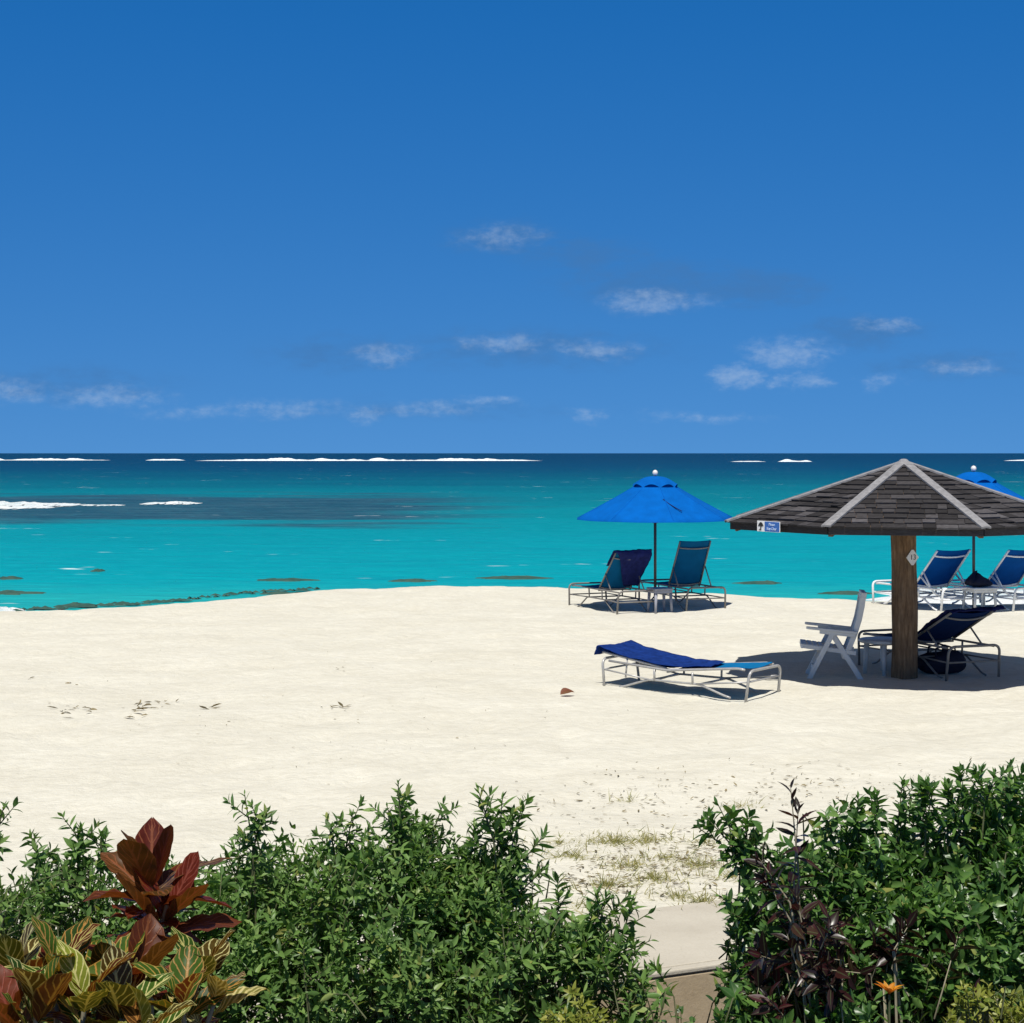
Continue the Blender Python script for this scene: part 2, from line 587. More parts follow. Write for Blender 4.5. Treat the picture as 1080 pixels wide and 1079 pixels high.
def leaf_mat(name, ramp, back=1.25, gloss=0.42, spec=0.35, transl=0.28, tcol=(1.0, 1.15, 0.45)):
    m, t, b = material(name, gloss, spec)
    isl = island(t)
    c = t.ramp(isl, ramp)
    pos = coords(t)
    c = t.mix(t.maprange(t.noise(pos, 40, 3, 0.6), 0.3, 0.7, 0, 1), c, t.mix(1.0, c, (0.8, 0.85, 0.75), 'MULTIPLY'))
    uvn = t.add('ShaderNodeUVMap').outputs[0]
    s = t.add('ShaderNodeSeparateXYZ')
    t.l.new(uvn, s.inputs[0])
    mid = t.maprange(t.math('ABSOLUTE', t.math('SUBTRACT', s.outputs[0], 0.5)), 0.03, 0.09, 0.35, 0.0)
    c = t.mix(mid, c, (0.16, 0.22, 0.09))
    bf = t.add('ShaderNodeNewGeometry').outputs['Backfacing']
    c = t.mix(bf, c, t.mix(1.0, c, (back, back, back), 'MULTIPLY'))
    t.l.new(c, b.inputs['Base Color'])
    tr = t.add('ShaderNodeBsdfTranslucent')
    t.l.new(t.mix(1.0, c, tcol, 'MULTIPLY'), tr.inputs[0])
    mx = t.add('ShaderNodeMixShader')
    mx.inputs[0].default_value = transl
    t.l.new(b.outputs[0], mx.inputs[1])
    t.l.new(tr.outputs[0], mx.inputs[2])
    t.l.new(mx.outputs[0], t.n['Material Output'].inputs[0])
    return m


leaf_mat('leaf_green', [(0.0, (0.080, 0.150, 0.040)), (0.5, (0.135, 0.245, 0.062)), (0.82, (0.190, 0.320, 0.080)), (0.95, (0.27, 0.38, 0.12)), (1.0, (0.36, 0.36, 0.10))])
leaf_mat('leaf_glossy', [(0.0, (0.040, 0.100, 0.024)), (0.5, (0.088, 0.190, 0.042)), (0.82, (0.140, 0.270, 0.058)), (0.95, (0.22, 0.35, 0.10)), (1.0, (0.30, 0.30, 0.08))], gloss=0.36, spec=0.5)
leaf_mat('leaf_burgundy', [(0.0, (0.014, 0.009, 0.010)), (0.6, (0.030, 0.012, 0.013)), (0.9, (0.070, 0.014, 0.018)), (1.0, (0.050, 0.045, 0.020))], gloss=0.32, spec=0.5, tcol=(1.2, 0.6, 0.5))
leaf_mat('leaf_lime', [(0.0, (0.15, 0.20, 0.03)), (0.6, (0.30, 0.32, 0.05)), (1.0, (0.42, 0.40, 0.10))], tcol=(1, 1, 0.4))
leaf_mat('petal_orange', [(0.0, (0.60, 0.16, 0.01)), (0.6, (0.75, 0.30, 0.02)), (1.0, (0.80, 0.42, 0.08))], transl=0.3, tcol=(1, 0.8, 0.4))
leaf_mat('grass_dry', [(0.0, (0.27, 0.23, 0.09)), (0.5, (0.42, 0.36, 0.16)), (0.8, (0.22, 0.23, 0.07)), (1.0, (0.52, 0.45, 0.25))], gloss=0.7, spec=0.15)
leaf_mat('dead_leaf', [(0.0, (0.16, 0.05, 0.025)), (1.0, (0.26, 0.09, 0.045))], gloss=0.6, tcol=(1, 0.7, 0.5))
leaf_mat('litter', [(0.0, (0.09, 0.07, 0.045)), (0.6, (0.22, 0.175, 0.11)), (1.0, (0.38, 0.30, 0.18))], gloss=0.8, spec=0.1, tcol=(1, 0.9, 0.6))


def croton_mat(name, base, vein, nv=6.0, width=0.17):
    """large leaf with a midrib, side veins and a rim, by UV"""
    m, t, b = material(name, 0.42, 0.30)
    isl = island(t)
    uvn = t.add('ShaderNodeUVMap').outputs[0]
    s = t.add('ShaderNodeSeparateXYZ')
    t.l.new(uvn, s.inputs[0])
    a = t.math('ABSOLUTE', t.math('SUBTRACT', s.outputs[0], 0.5))          # 0 midrib .. 0.5 rim
    jit = t.noise(t.vmath('ADD', uvn, t.scale(position(t), (3, 3, 3))), 5, 4, 0.65)
    ph = t.math('SUBTRACT', t.math('MULTIPLY', s.outputs[1], nv), t.math('MULTIPLY', a, nv * 0.75))
    ph = t.math('ADD', ph, t.math('MULTIPLY', isl, 7.0))
    ph = t.math('ADD', ph, t.math('MULTIPLY', jit, 0.55))
    fr = t.math('ABSOLUTE', t.math('SUBTRACT', t.math('FRACT', ph), 0.5))
    side = t.maprange(fr, width, width * 0.45, 0, 1)
    mid = t.maprange(a, 0.06, 0.025, 0, 1)
    rim = t.maprange(a, 0.45, 0.485, 0, 0.8)
    v = t.math('MAXIMUM', t.math('MAXIMUM', side, mid), rim)
    blot = t.maprange(t.noise(position(t), 22, 5, 0.65), 0.38, 0.62)
    cb = t.ramp(isl, base)
    cb = t.mix(t.math('MULTIPLY', blot, 0.55), cb, t.mix(1.0, cb, (0.45, 0.5, 0.4), 'MULTIPLY'))
    v = t.math('MULTIPLY', v, t.maprange(t.noise(position(t), 30, 4, 0.6), 0.30, 0.55, 0.6, 1.0))
    cvv = t.ramp(t.math('FRACT', t.math('MULTIPLY', isl, 5.7)), vein)
    bf = t.add('ShaderNodeNewGeometry').outputs['Backfacing']
    cb = t.mix(t.math('MULTIPLY', bf, 0.32), cb, (0.16, 0.06, 0.016))
    c = t.mix(t.math('MULTIPLY', v, t.maprange(bf, 0, 1, 0.95, 0.5)), cb, cvv)
    t.l.new(c, b.inputs['Base Color'])
    t.l.new(t.bump(v, 0.35, 0.004), b.inputs['Normal'])
    tr = t.add('ShaderNodeBsdfTranslucent')
    t.l.new(t.mix(1.0, c, (1.5, 1.15, 0.5), 'MULTIPLY'), tr.inputs[0])
    mx = t.add('ShaderNodeMixShader')
    mx.inputs[0].default_value = 0.40
    t.l.new(b.outputs[0], mx.inputs[1])
    t.l.new(tr.outputs[0], mx.inputs[2])
    t.l.new(mx.outputs[0], t.n['Material Output'].inputs[0])


croton_mat('croton_red', [(0.0, (0.100, 0.014, 0.012)), (0.4, (0.165, 0.026, 0.014)), (0.65, (0.105, 0.070, 0.014)), (1.0, (0.24, 0.030, 0.018))],
           [(0.0, (0.30, 0.06, 0.06)), (0.45, (0.30, 0.13, 0.03)), (0.8, (0.22, 0.05, 0.03)), (1.0, (0.42, 0.26, 0.09))], width=0.13)
croton_mat('croton_gold', [(0.0, (0.035, 0.095, 0.012)), (0.25, (0.070, 0.150, 0.016)), (0.45, (0.030, 0.080, 0.012)), (0.62, (0.12, 0.055, 0.012)), (0.74, (0.15, 0.022, 0.012)), (0.80, (0.16, 0.22, 0.022)), (0.92, (0.27, 0.31, 0.035)), (1.0, (0.055, 0.120, 0.014))],
           [(0.0, (0.74, 0.68, 0.20)), (0.35, (0.82, 0.78, 0.38)), (0.6, (0.55, 0.24, 0.05)), (0.8, (0.58, 0.50, 0.10)), (1.0, (0.74, 0.70, 0.32))], width=0.13)
croton_mat('croton_pale', [(0.0, (0.20, 0.21, 0.04)), (1.0, (0.34, 0.30, 0.07))], [(0.0, (0.75, 0.66, 0.28)), (1.0, (0.82, 0.74, 0.38))], width=0.3)

# ------------------------------------------------------------------ ground: sand, soil, sea
SHORE = [(-700, 26.0), (-300, 26.3), (0, 27.9), (150, 29.3), (300, 31.6), (450, 33.4), (600, 32.7), (800, 31.0), (940, 30.0), (1080, 29.5), (1500, 29.2), (2200, 29)]
shore_x = np.array([(p - 540) / F * d for p, d in SHORE])
shore_d = np.array([d for p, d in SHORE])
WALL_A, WALL_K = 24.0, math.tan(R(24))      # wall runs at 24 degrees
WX, WY = 0.51, 8.34                          # a point on its front edge
WW = 1.02                                    # its width


def wall_front(x):
    return WY + (x - WX) * WALL_K


def shore(x):
    return np.interp(x, shore_x, shore_d) + 0.10 * np.sin(np.asarray(x) * 1.3) + 0.05 * np.sin(np.asarray(x) * 3.7 + 1)


def sand_z(x, y):
    x = np.asarray(x, dtype=float)
    y = np.asarray(y, dtype=float)
    c = shore(x)
    z = 0.030 * vnoise(x * 0.55, y * 0.55, 1) + 0.018 * vnoise(x * 1.7, y * 1.7, 2) + 0.012 * vnoise(x * 3.6, y * 3.6, 3)
    fp = vnoise(x * 2.6 + 9, y * 2.6, 11)
    z -= 0.035 * np.clip(fp - 0.30, 0, 1)
    fp2 = vnoise(x * 4.1 + 3, y * 3.3 + 7, 12)
    z -= 0.040 * np.clip(fp2 - 0.45, 0, 1) - 0.012 * np.clip(-fp2 - 0.5, 0, 1)
    z *= np.clip((y - (wall_front(x) + WW)) / 1.5, 0.15, 1)
    over = np.clip(y - c, 0, None)
    z = z - 0.14 * over - 0.05 * np.clip(1 - np.abs(y - c) / 1.0, 0, 1) * (y > c - 1) * 0.5
    return z


def ground(x, y):
    return float(sand_z(np.array([x]), np.array([y]))[0])


xs = np.concatenate([np.linspace(-60, -9.5, 60)[:-1], np.arange(-9.5, 12, 0.085), np.linspace(12, 60, 60)])
ts = np.linspace(0, 1, 330)
XX = np.repeat(xs[None, :], len(ts), 0)
Y0 = wall_front(xs) + WW - 0.12
Y0 = np.where(xs < -9.5, np.minimum(Y0, 6), np.minimum(Y0, 14))
Y1 = shore(xs) + 14
YY = Y0[None, :] + (Y1 - Y0)[None, :] * ts[:, None]
ZZ = sand_z(XX, YY)
nx = len(xs)
ii = np.arange(len(ts) - 1)[:, None] * nx + np.arange(nx - 1)[None, :]
faces = np.stack([ii, ii + 1, ii + nx + 1, ii + nx], -1).reshape(-1, 4)
tag(np_mesh('sand', np.stack([XX, YY, ZZ], -1).reshape(-1, 3), faces, 'sand'), 'pale cream beach sand with soft footprints and dimples', 'sand', kind='structure')

so = MB()
so.quadmesh([(-60, -15, -.62), (60, -15, -.62), (60, wall_front(60) + 1, -.62), (-60, wall_front(-60) + 1, -.62)], [(0, 1, 2, 3)])
tag(so.build('soil', 'soil'), 'dark soil of the planting bed below the hedge', 'soil', kind='structure')

# sea: one sheet from under the beach to beyond the horizon
ys = np.concatenate([np.linspace(24, 60, 30), np.geomspace(62, 60000, 60)])
sx = np.concatenate([-np.geomspace(60000, 60, 30), np.linspace(-50, 50, 21), np.geomspace(60, 60000, 30)])
G = np.stack(np.meshgrid(sx, ys), -1)
V = np.concatenate([G, np.full(G.shape[:2] + (1,), SEA)], -1).reshape(-1, 3)
n2 = len(sx)
ii = np.arange(len(ys) - 1)[:, None] * n2 + np.arange(n2 - 1)[None, :]
tag(np_mesh('sea', V, np.stack([ii, ii + 1, ii + n2 + 1, ii + n2], -1).reshape(-1, 4), 'sea_water'),
    'turquoise sea turning deep blue towards the horizon with a dark reef', 'sea', kind='structure')

# low wall with its walkway top
wr = empty('retaining_wall', (WX, WY, -0.6), R(WALL_A))
tag(wr, 'low tan retaining wall with a pale concrete top between the two hedges', 'wall')
MB().box((0, WW / 2 + 0.004, 0.2915), (30, WW, 0.583)).build('wall_body', 'render_wall', wr, False, 0.01)
cp = MB()
for k in range(-6, 7):
    cp.box((k * 2.4 + 0.4, 0.5625 , 0.5875), (2.392, 0.995, 0.056))
cp.build('coping', 'concrete', wr, False, 0.008)
lp = MB()
for k in range(-6, 7):
    lp.box((k * 2.4 + 0.4, 0.028, 0.5995), (2.394, 0.058, 0.028))
lp.build('edge_strip', 'concrete', wr, False, 0.008)


# ------------------------------------------------------------------ sea details
def breaker(name, px0, px1, y, hgt, label, group, depth=0.9, seed=0, dy=0.0):
    d = (H - SEA) * F / (y - HZ)
    x0, x1 = (px0 - 540) / F * d, (px1 - 540) / F * d
    n = max(24, int((px1 - px0) * 1.2))
    xs = np.linspace(x0, x1, n)
    u = np.linspace(0, 1, n)
    env = np.clip(np.minimum(u, 1 - u) * 5, 0, 1) ** 0.8
    hgt = hgt * 0.50
    nz = vnoise(u * n * 0.07 + seed * 7.3, u * 0 + seed, 5) * 0.5 + vnoise(u * n * 0.22 + seed, u * 0, 6) * 0.14
    hh = hgt * np.clip(0.75 + nz, 0.12, 2.0) * env
    yc = d + vnoise(u * 6 + seed, u * 0, 8) * hgt * 2.5 + dy * u
    prof = np.array([(-2.2, 0.0), (-1.3, 0.35), (-0.7, 0.62), (-0.25, 0.95), (0.15, 1.0), (0.6, 0.6), (1.2, 0.0)])
    k = len(prof)
    V = np.zeros((n, k, 3))
    jit = vnoise(np.repeat(u[:, None], k, 1) * n * 0.5, np.arange(k)[None, :] * 1.7 + np.zeros((n, 1)), 9 + seed)
    V[:, :, 0] = xs[:, None]
    V[:, :, 1] = yc[:, None] + prof[None, :, 0] * hgt * depth * (0.5 + 0.5 * env[:, None]) * (1 + (0.8 if depth > 2 else 0) * jit)
    V[:, :, 2] = SEA + 0.01 + prof[None, :, 1] * hh[:, None] * (1 + 0.10 * jit)
    ii = np.arange(n - 1)[:, None] * k + np.arange(k - 1)[None, :]
    o = np_mesh(name, V.reshape(-1, 3), np.stack([ii, ii + k, ii + k + 1, ii + 1], -1).reshape(-1, 4), 'foam')
    tag(o, label, 'wave', group)
    return o


BG = 'white breakers on the outer reef'
breaker('breaking_wave', -120, 116, 485.5, 1.9, 'long white breaker on the horizon reef at the far left', BG, seed=1)
breaker('breaking_wave', 154, 196, 485.6, 1.3, 'short white breaker on the horizon reef, second from the left', BG, seed=2)
breaker('breaking_wave', 206, 572, 486.0, 1.9, 'longest white breaker line on the horizon reef across the left centre', BG, seed=3)
breaker('breaking_wave', 820, 857, 487.0, 1.5, 'short bright breaker on the horizon reef left of the shelter roof apex', BG, seed=4)
breaker('breaking_wave', 770, 808, 487.0, 0.6, 'thin faint breaker just left of the short bright breaker', BG, seed=14)
breaker('breaking_wave', 1058, 1180, 486.0, 0.9, 'faint breaker on the horizon above the second parasol at the right', BG, seed=5)
NG = 'white waves along the near dark reef'
breaker('breaking_wave', -90, 82, 533, 0.50, 'near white wave rolling over the dark reef at the left edge', NG, depth=9.0, seed=6)
breaker('breaking_wave', -70, 58, 535.5, 0.16, 'low foam line just in front of the near wave at the left edge', NG, depth=9.0, seed=7)
breaker('breaking_wave', 152, 212, 531, 0.20, 'small broken foam crest on the dark reef left of centre', NG, depth=9.0, seed=8)
breaker('breaking_wave', 86, 132, 533, 0.10, 'thin foam streak right of the near white wave', NG, depth=9.0, seed=9)


def blob_patch(name, c, rx, ry, hgt, mat, seed=0, n=40, rings=7, parent=None):
    V = [(0, 0, hgt)]
    Fc = []
    for r in range(1, rings + 1):
        q = r / rings
        for k in range(n):
            a = 2 * math.pi * k / n
            w = 1 + 0.55 * float(vnoise(np.array([math.cos(a) * 1.8 + seed * 3.1]), np.array([math.sin(a) * 1.8 + seed]), 21)[0]) \
                + 0.38 * float(vnoise(np.array([math.cos(a) * 5 + seed]), np.array([math.sin(a) * 5]), 22)[0])
            zz = hgt * (1 - q ** 2) * (1 + 0.5 * float(vnoise(np.array([math.cos(a) * q * 5.0 + seed]), np.array([math.sin(a) * q * 5.0]), 23)[0]))
            V.append((rx * w * q * math.cos(a), ry * w * q * math.sin(a), zz - (0.03 if r == rings else 0)))
    me = []
    for k in range(n):
        me.append((0, 1 + k, 1 + (k + 1) % n))
    for r in range(rings - 1):
        for k in range(n):
            a0 = 1 + r * n + k
            a1 = 1 + r * n + (k + 1) % n
            me.append((a0, a0 + n, a1 + n, a1))
    mb = MB()
    mb.v = V
    mb.f = me
    o = mb.build(name, mat, parent)
    o.location = c
    return o


SG = 'seaweed patches drifting off the shore'
weeds = [(8, 610.5, 34, 3, 'small thin seaweed patch in the shallows at the left edge, upper of two'),
         (6, 626, 56, 6, 'brown seaweed patch in the shallows at the left edge, lower of two'),
         (80, 639, 30, 6, 'seaweed clump beside the wrack line near the left shore'),
         (104, 602.5, 12, 3, 'tiny seaweed speck in open turquoise water at the left'),
         (302, 612.5, 50, 3, 'long thin seaweed streak left of the sand spit crest'),
         (438, 613, 40, 4, 'seaweed patch close above the crest of the sand'),
         (538, 610, 84, 4, 'long seaweed streak right of the sand crest, left of the parasol'),
         (806, 615.5, 60, 4, 'seaweed streak in the shallows right of the tall parasol pair'),
         (895, 626.5, 64, 3.5, 'seaweed streak behind the white folding chair'),
         (300, 627, 46, 4, 'dark wrack clump on the shore edge left of centre')]
for i, (px, y, w, h, lab) in enumerate(weeds):
    c = P(px, y, SEA)
    s_ = c.y / F
    o = blob_patch('seaweed_patch', (c.x, c.y, SEA + 0.005), w / 2 * s_, max(0.2, h * 0.24 * c.y ** 2 / ((H - SEA) * F)), 0.05, 'seaweed', seed=i)
    tag(o, lab, 'seaweed', SG)
# wrack line along the left shore
wl = MB()
for k in range(70):
    px = 18 + k * 4.6 + random.uniform(-3, 3)
    x = (px - 540) / F * 33.5
    cc = float(shore(np.array([x * 0.87]))[0])
    dd = cc * (H - SEA) / H - 0.16 + random.uniform(-0.20, 0.30)
    q = random.uniform(0.03, 0.12)
    if px > 190 and random.random() < 0.45: q *= 0.5
    c = Vector(((px - 540) / F * dd, dd, SEA + 0.012))
    wl.quadmesh([c + Vector((-q * 1.8, 0, 0)), c + Vector((0, -q, 0.01)), c + Vector((q * 1.8, 0.03, 0)), c + Vector((0.1, q, 0.0)), c + Vector((0, 0, 0.05))],
                [(0, 1, 4), (1, 2, 4), (2, 3, 4), (3, 0, 4)])
tag(wl.build('seaweed_wrack', 'seaweed'), 'dark seaweed wrack line lying along the left waterline', 'seaweed', kind='stuff')
# swash foam
a = blob_patch('swash_foam', (*P(2, 645.0, SEA).xy, SEA + 0.01), 0.40, 0.5, 0.06, 'foam', 3)
tag(a, 'white swash foam on the sand edge at the far left', 'foam')
a = blob_patch('swash_foam', (*P(1075, 630, SEA).xy, SEA + 0.01), 2.3, 2.2, 0.12, 'foam', 5, 60, 9)
tag(a, 'white wash of foam behind the white loungers at the right edge', 'foam')

# ------------------------------------------------------------------ thatch-style shingle shelter
PX, PY = 4.50, 19.6
RR = 2.09
ZE, ZA = 1.800, 2.465
PHI = R(180 + 10)          # angle of one eave corner, seen from the camera on the left
sh = empty('beach_shelter', (PX, PY, ground(PX, PY)))
tag(sh, 'octagonal dark shingled beach shelter on one thick log post', 'shelter')
gz = ground(PX, PY)
za, ze = ZA - gz, ZE - gz
po = MB()
pts, rs = [], []
for i in range(14):
    q = i / 13
    pts.append((0.012 * math.sin(q * 5), 0.010 * math.cos(q * 4), -0.3 + q * (za - 0.25 + 0.3)))
    rs.append(0.150 - 0.008 * q + 0.004 * math.sin(q * 17))
po.tube(pts, rs, 20)
po.build('post', 'old_wood', sh)
corner = [Vector((RR * math.cos(PHI + k * math.pi / 4), RR * math.sin(PHI + k * math.pi / 4), ze)) for k in range(8)]
apex = Vector((0, 0, za))
shm = MB()
NC = 14
rr = random.Random(3)
for k in range(8):
    A, B = corner[k], corner[(k + 1) % 8]
    mid = (A + B) / 2
    down = (mid - apex)
    along = (B - A).normalized()
    nrm = along.cross(down).normalized()
    if nrm.z < 0: nrm = -nrm
    for ci in range(NC):
        t0, t1 = ci / NC, (ci + 1.28) / NC
        t1 = min(t1, 1.015)
        half0 = (B - A).length / 2 * t0
        half1 = (B - A).length / 2 * min(t1, 1.0)
        x = -half1 - rr.uniform(0, 0.1)
        while x < half1:
            w = rr.uniform(0.10, 0.30)
            xa, xb = max(x, -half1), min(x + w - 0.004, half1)
            x += w
            if xb - xa < 0.01: continue
            th = rr.uniform(0.013, 0.021)
            ext = rr.uniform(-0.016, 0.016)
            ca, cb = max(min(xa, half0), -half0), max(min(xb, half0), -half0)
            top = apex + down * t0
            bot = apex + down * t1 + down.normalized() * ext
            lift = nrm * (0.022 + rr.uniform(-.004, .005) + (rr.uniform(0, .014) if rr.random() < .12 else 0))
            q = [top + along * ca + nrm * 0.002, top + along * cb + nrm * 0.002, bot + along * xb + lift - nrm * th, bot + along * xa + lift - nrm * th]
            p = [top + along * ca + nrm * (0.004), top + along * cb + nrm * (0.004), bot + along * xb + lift, bot + along * xa + lift]
            shm.quadmesh(q + p, [(4, 7, 6, 5), (0, 1, 2, 3), (3, 2, 6, 7), (1, 5, 6, 2), (0, 3, 7, 4), (0, 4, 5, 1)])
shm.build('shingle_roof', 'shingle', sh, False)
for k in range(8):
    A = corner[k]
    d = (A - apex)
    dn_ = d.normalized()
    side = dn_.cross(Vector((0, 0, 1))).normalized()
    up = side.cross(dn_).normalized()
    cap = MB()
    for sgn in (-1, 1):
        w = 0.053
        o0 = apex + dn_ * 0.03 + up * 0.040
        o1 = apex + d * 1.012 + up * 0.040
        sd_ = (side * sgn - up * 0.13).normalized()
        vs = [o0, o0 + sd_ * w, o1 + sd_ * w, o1]
        vs2 = [v - up * 0.020 for v in vs]
        cap.quadmesh(vs + vs2, [(0, 1, 2, 3), (7, 6, 5, 4), (0, 4, 5, 1), (1, 5, 6, 2), (2, 6, 7, 3), (3, 7, 4, 0)])
    cap.build('hip_cap', 'grey_board', sh, False)
fa = MB()
fb = MB()
for k in range(8):
    A, B = corner[k], corner[(k + 1) % 8]
    al = (B - A).normalized()
    ang = math.atan2(al.y, al.x)
    M = Matrix.Rotation(ang, 3, 'Z')
    inward = Vector((-(A + B).x, -(A + B).y, 0)).normalized()
    fa.box((A + B) / 2 + inward * 0.03 + Vector((0, 0, -0.035)), ((B - A).length - 0.03, 0.03, 0.085), M)
    # underside board
    fb.quadmesh([A + Vector((0, 0, -0.012)) + inward * 0.02, B + Vector((0, 0, -0.012)) + inward * 0.02, apex - Vector((0, 0, 0.03))], [(0, 1, 2)])
fa.build('fascia', 'shingle', sh, False, 0.004)
fb.build('soffit', 'rafter_wood', sh, False)
for k in range(8):
    A = corner[k]
    rf = MB()
    a0 = apex + (A - apex) * 0.06 - Vector((0, 0, 0.09))
    a1 = apex + (A - apex) * 0.965 - Vector((0, 0, 0.075))
    dd = (a1 - a0)
    M = dd.to_track_quat('X', 'Z').to_matrix()
    rf.box((a0 + a1) / 2, (dd.length, 0.05, 0.10), M)
    rf.build('rafter', 'rafter_wood', sh, False)
cl = MB()
for s_ in (-1, 1):
    cl.box((0, s_ * 0.165, ze - 0.03), (1.5, 0.045, 0.13))
cl.build('cross_beam', 'rafter_wood', sh, False, 0.004)
MB().lathe([(0.0, 0.032), (0.03, 0.028), (0.05, 0.015), (0.06, 0.0), (0.06, -0.04)], 16, (0, 0, za + 0.02)).build('cap_plate', 'grey_board', sh)


def text_mesh(txt, size, name, mat, parent, M, thick=0.002):
    cu_ = bpy.data.curves.new(name, 'FONT')
    cu_.body = txt
    cu_.size = size
    cu_.align_x = 'CENTER'
    cu_.align_y = 'CENTER'
    cu_.extrude = thick
    tmp = bpy.data.objects.new(name, cu_)
    COL.objects.link(tmp)
    bpy.context.view_layer.update()
    me = bpy.data.meshes.new_from_object(tmp.evaluated_get(bpy.context.evaluated_depsgraph_get()))
    bpy.data.objects.remove(tmp)
    me.transform(M)
    me.materials.clear()
    me.materials.append(MATS[mat])
    me.name = name
    o = bpy.data.objects.new(name, me)
    COL.objects.link(o)
    o.parent = parent
    return o


# sign on the left eave: the front-left face is between corner 0 and corner 1
A, B = corner[0], corner[1]
al = (B - A).normalized()
outw = Vector(((A + B).x, (A + B).y, 0)).normalized()
sp_ = Vector((PX, PY, gz)) + A + al * ((B - A).length * 0.475) + outw * 0.075 + Vector((0, 0, -0.018))
sg = empty('shelter_sign', sp_, math.atan2(al.y, al.x))
sg.rotation_euler = (0, R(0.5), math.atan2(al.y, al.x))
sg.scale = (0.74, 1, 0.80)
tag(sg, 'small white and blue sign with a parasol picture on the shelter eave', 'sign')
MB().box((0, 0.004, 0), (0.50, 0.008, 0.145)).build('sign_board', 'sign_white', sg, False, 0.002)
MB().box((0.085, -0.003, 0), (0.318, 0.006, 0.132)).build('blue_panel', 'sign_blue', sg, False)
pic = MB()
cz = 0.005
arc = [(-0.060 + 0.12 * i / 10, cz + 0.050 * math.sin(math.pi * i / 10) ** 0.8) for i in range(11)]
vs = [Vector((-0.163 + x, -0.004, z)) for x, z in arc] + [Vector((-0.163 + x, -0.004, cz - 0.012 * (i % 2))) for i, (x, z) in enumerate(arc)]
pic.quadmesh(vs, [(i, i + 11, i + 12, i + 1) for i in range(10)])
pic.box((-0.163, -0.003, -0.020), (0.018, 0.004, 0.075))
pic.box((-0.180, -0.003, -0.045), (0.05, 0.004, 0.010))
pic.build('pictogram', 'sign_black', sg, False)
RX = Matrix.Rotation(R(90), 4, 'X')
text_mesh('Please', 0.052, 'lettering', 'sign_letter', sg, Matrix.Translation((0.085, -0.0075, 0.030)) @ RX)
text_mesh('Stay Clear', 0.052, 'lettering', 'sign_letter', sg, Matrix.Translation((0.085, -0.0075, -0.028)) @ RX)
# number plate on the post
ang = R(21)
pl_dir = Vector((0.42, -0.91, 0)).normalized()
pp = Vector((PX, PY, 0)) + pl_dir * 0.1535
pz = H - (588 - HZ) / F * 19.45
npz = empty('number_plate', (pp.x, pp.y, pz), math.atan2(pl_dir.y, pl_dir.x) + R(90))
tag(npz, 'white diamond plate numbered 13 on the shelter post', 'sign')
dm = MB()
hw, hh_ = 0.085, 0.088
front = [(-hw, -0.008, 0), (-0.012, -0.008, -hh_), (0.012, -0.008, -hh_), (hw, -0.008, 0), (0.012, -0.008, hh_), (-0.012, -0.008, hh_)]
back = [(x, 0.002, z) for x, y, z in front]
dm.quadmesh(front + back, [tuple(range(6)), tuple(range(11, 5, -1))] + [(i, i + 6, (i + 1) % 6 + 6, (i + 1) % 6) for i in range(6)])
dm.build('plate', 'sign_white', npz, False)
text_mesh('13', 0.085, 'numerals', 'sign_black', npz, Matrix.Translation((0.004, -0.0105, 0)) @ RX, 0.001)


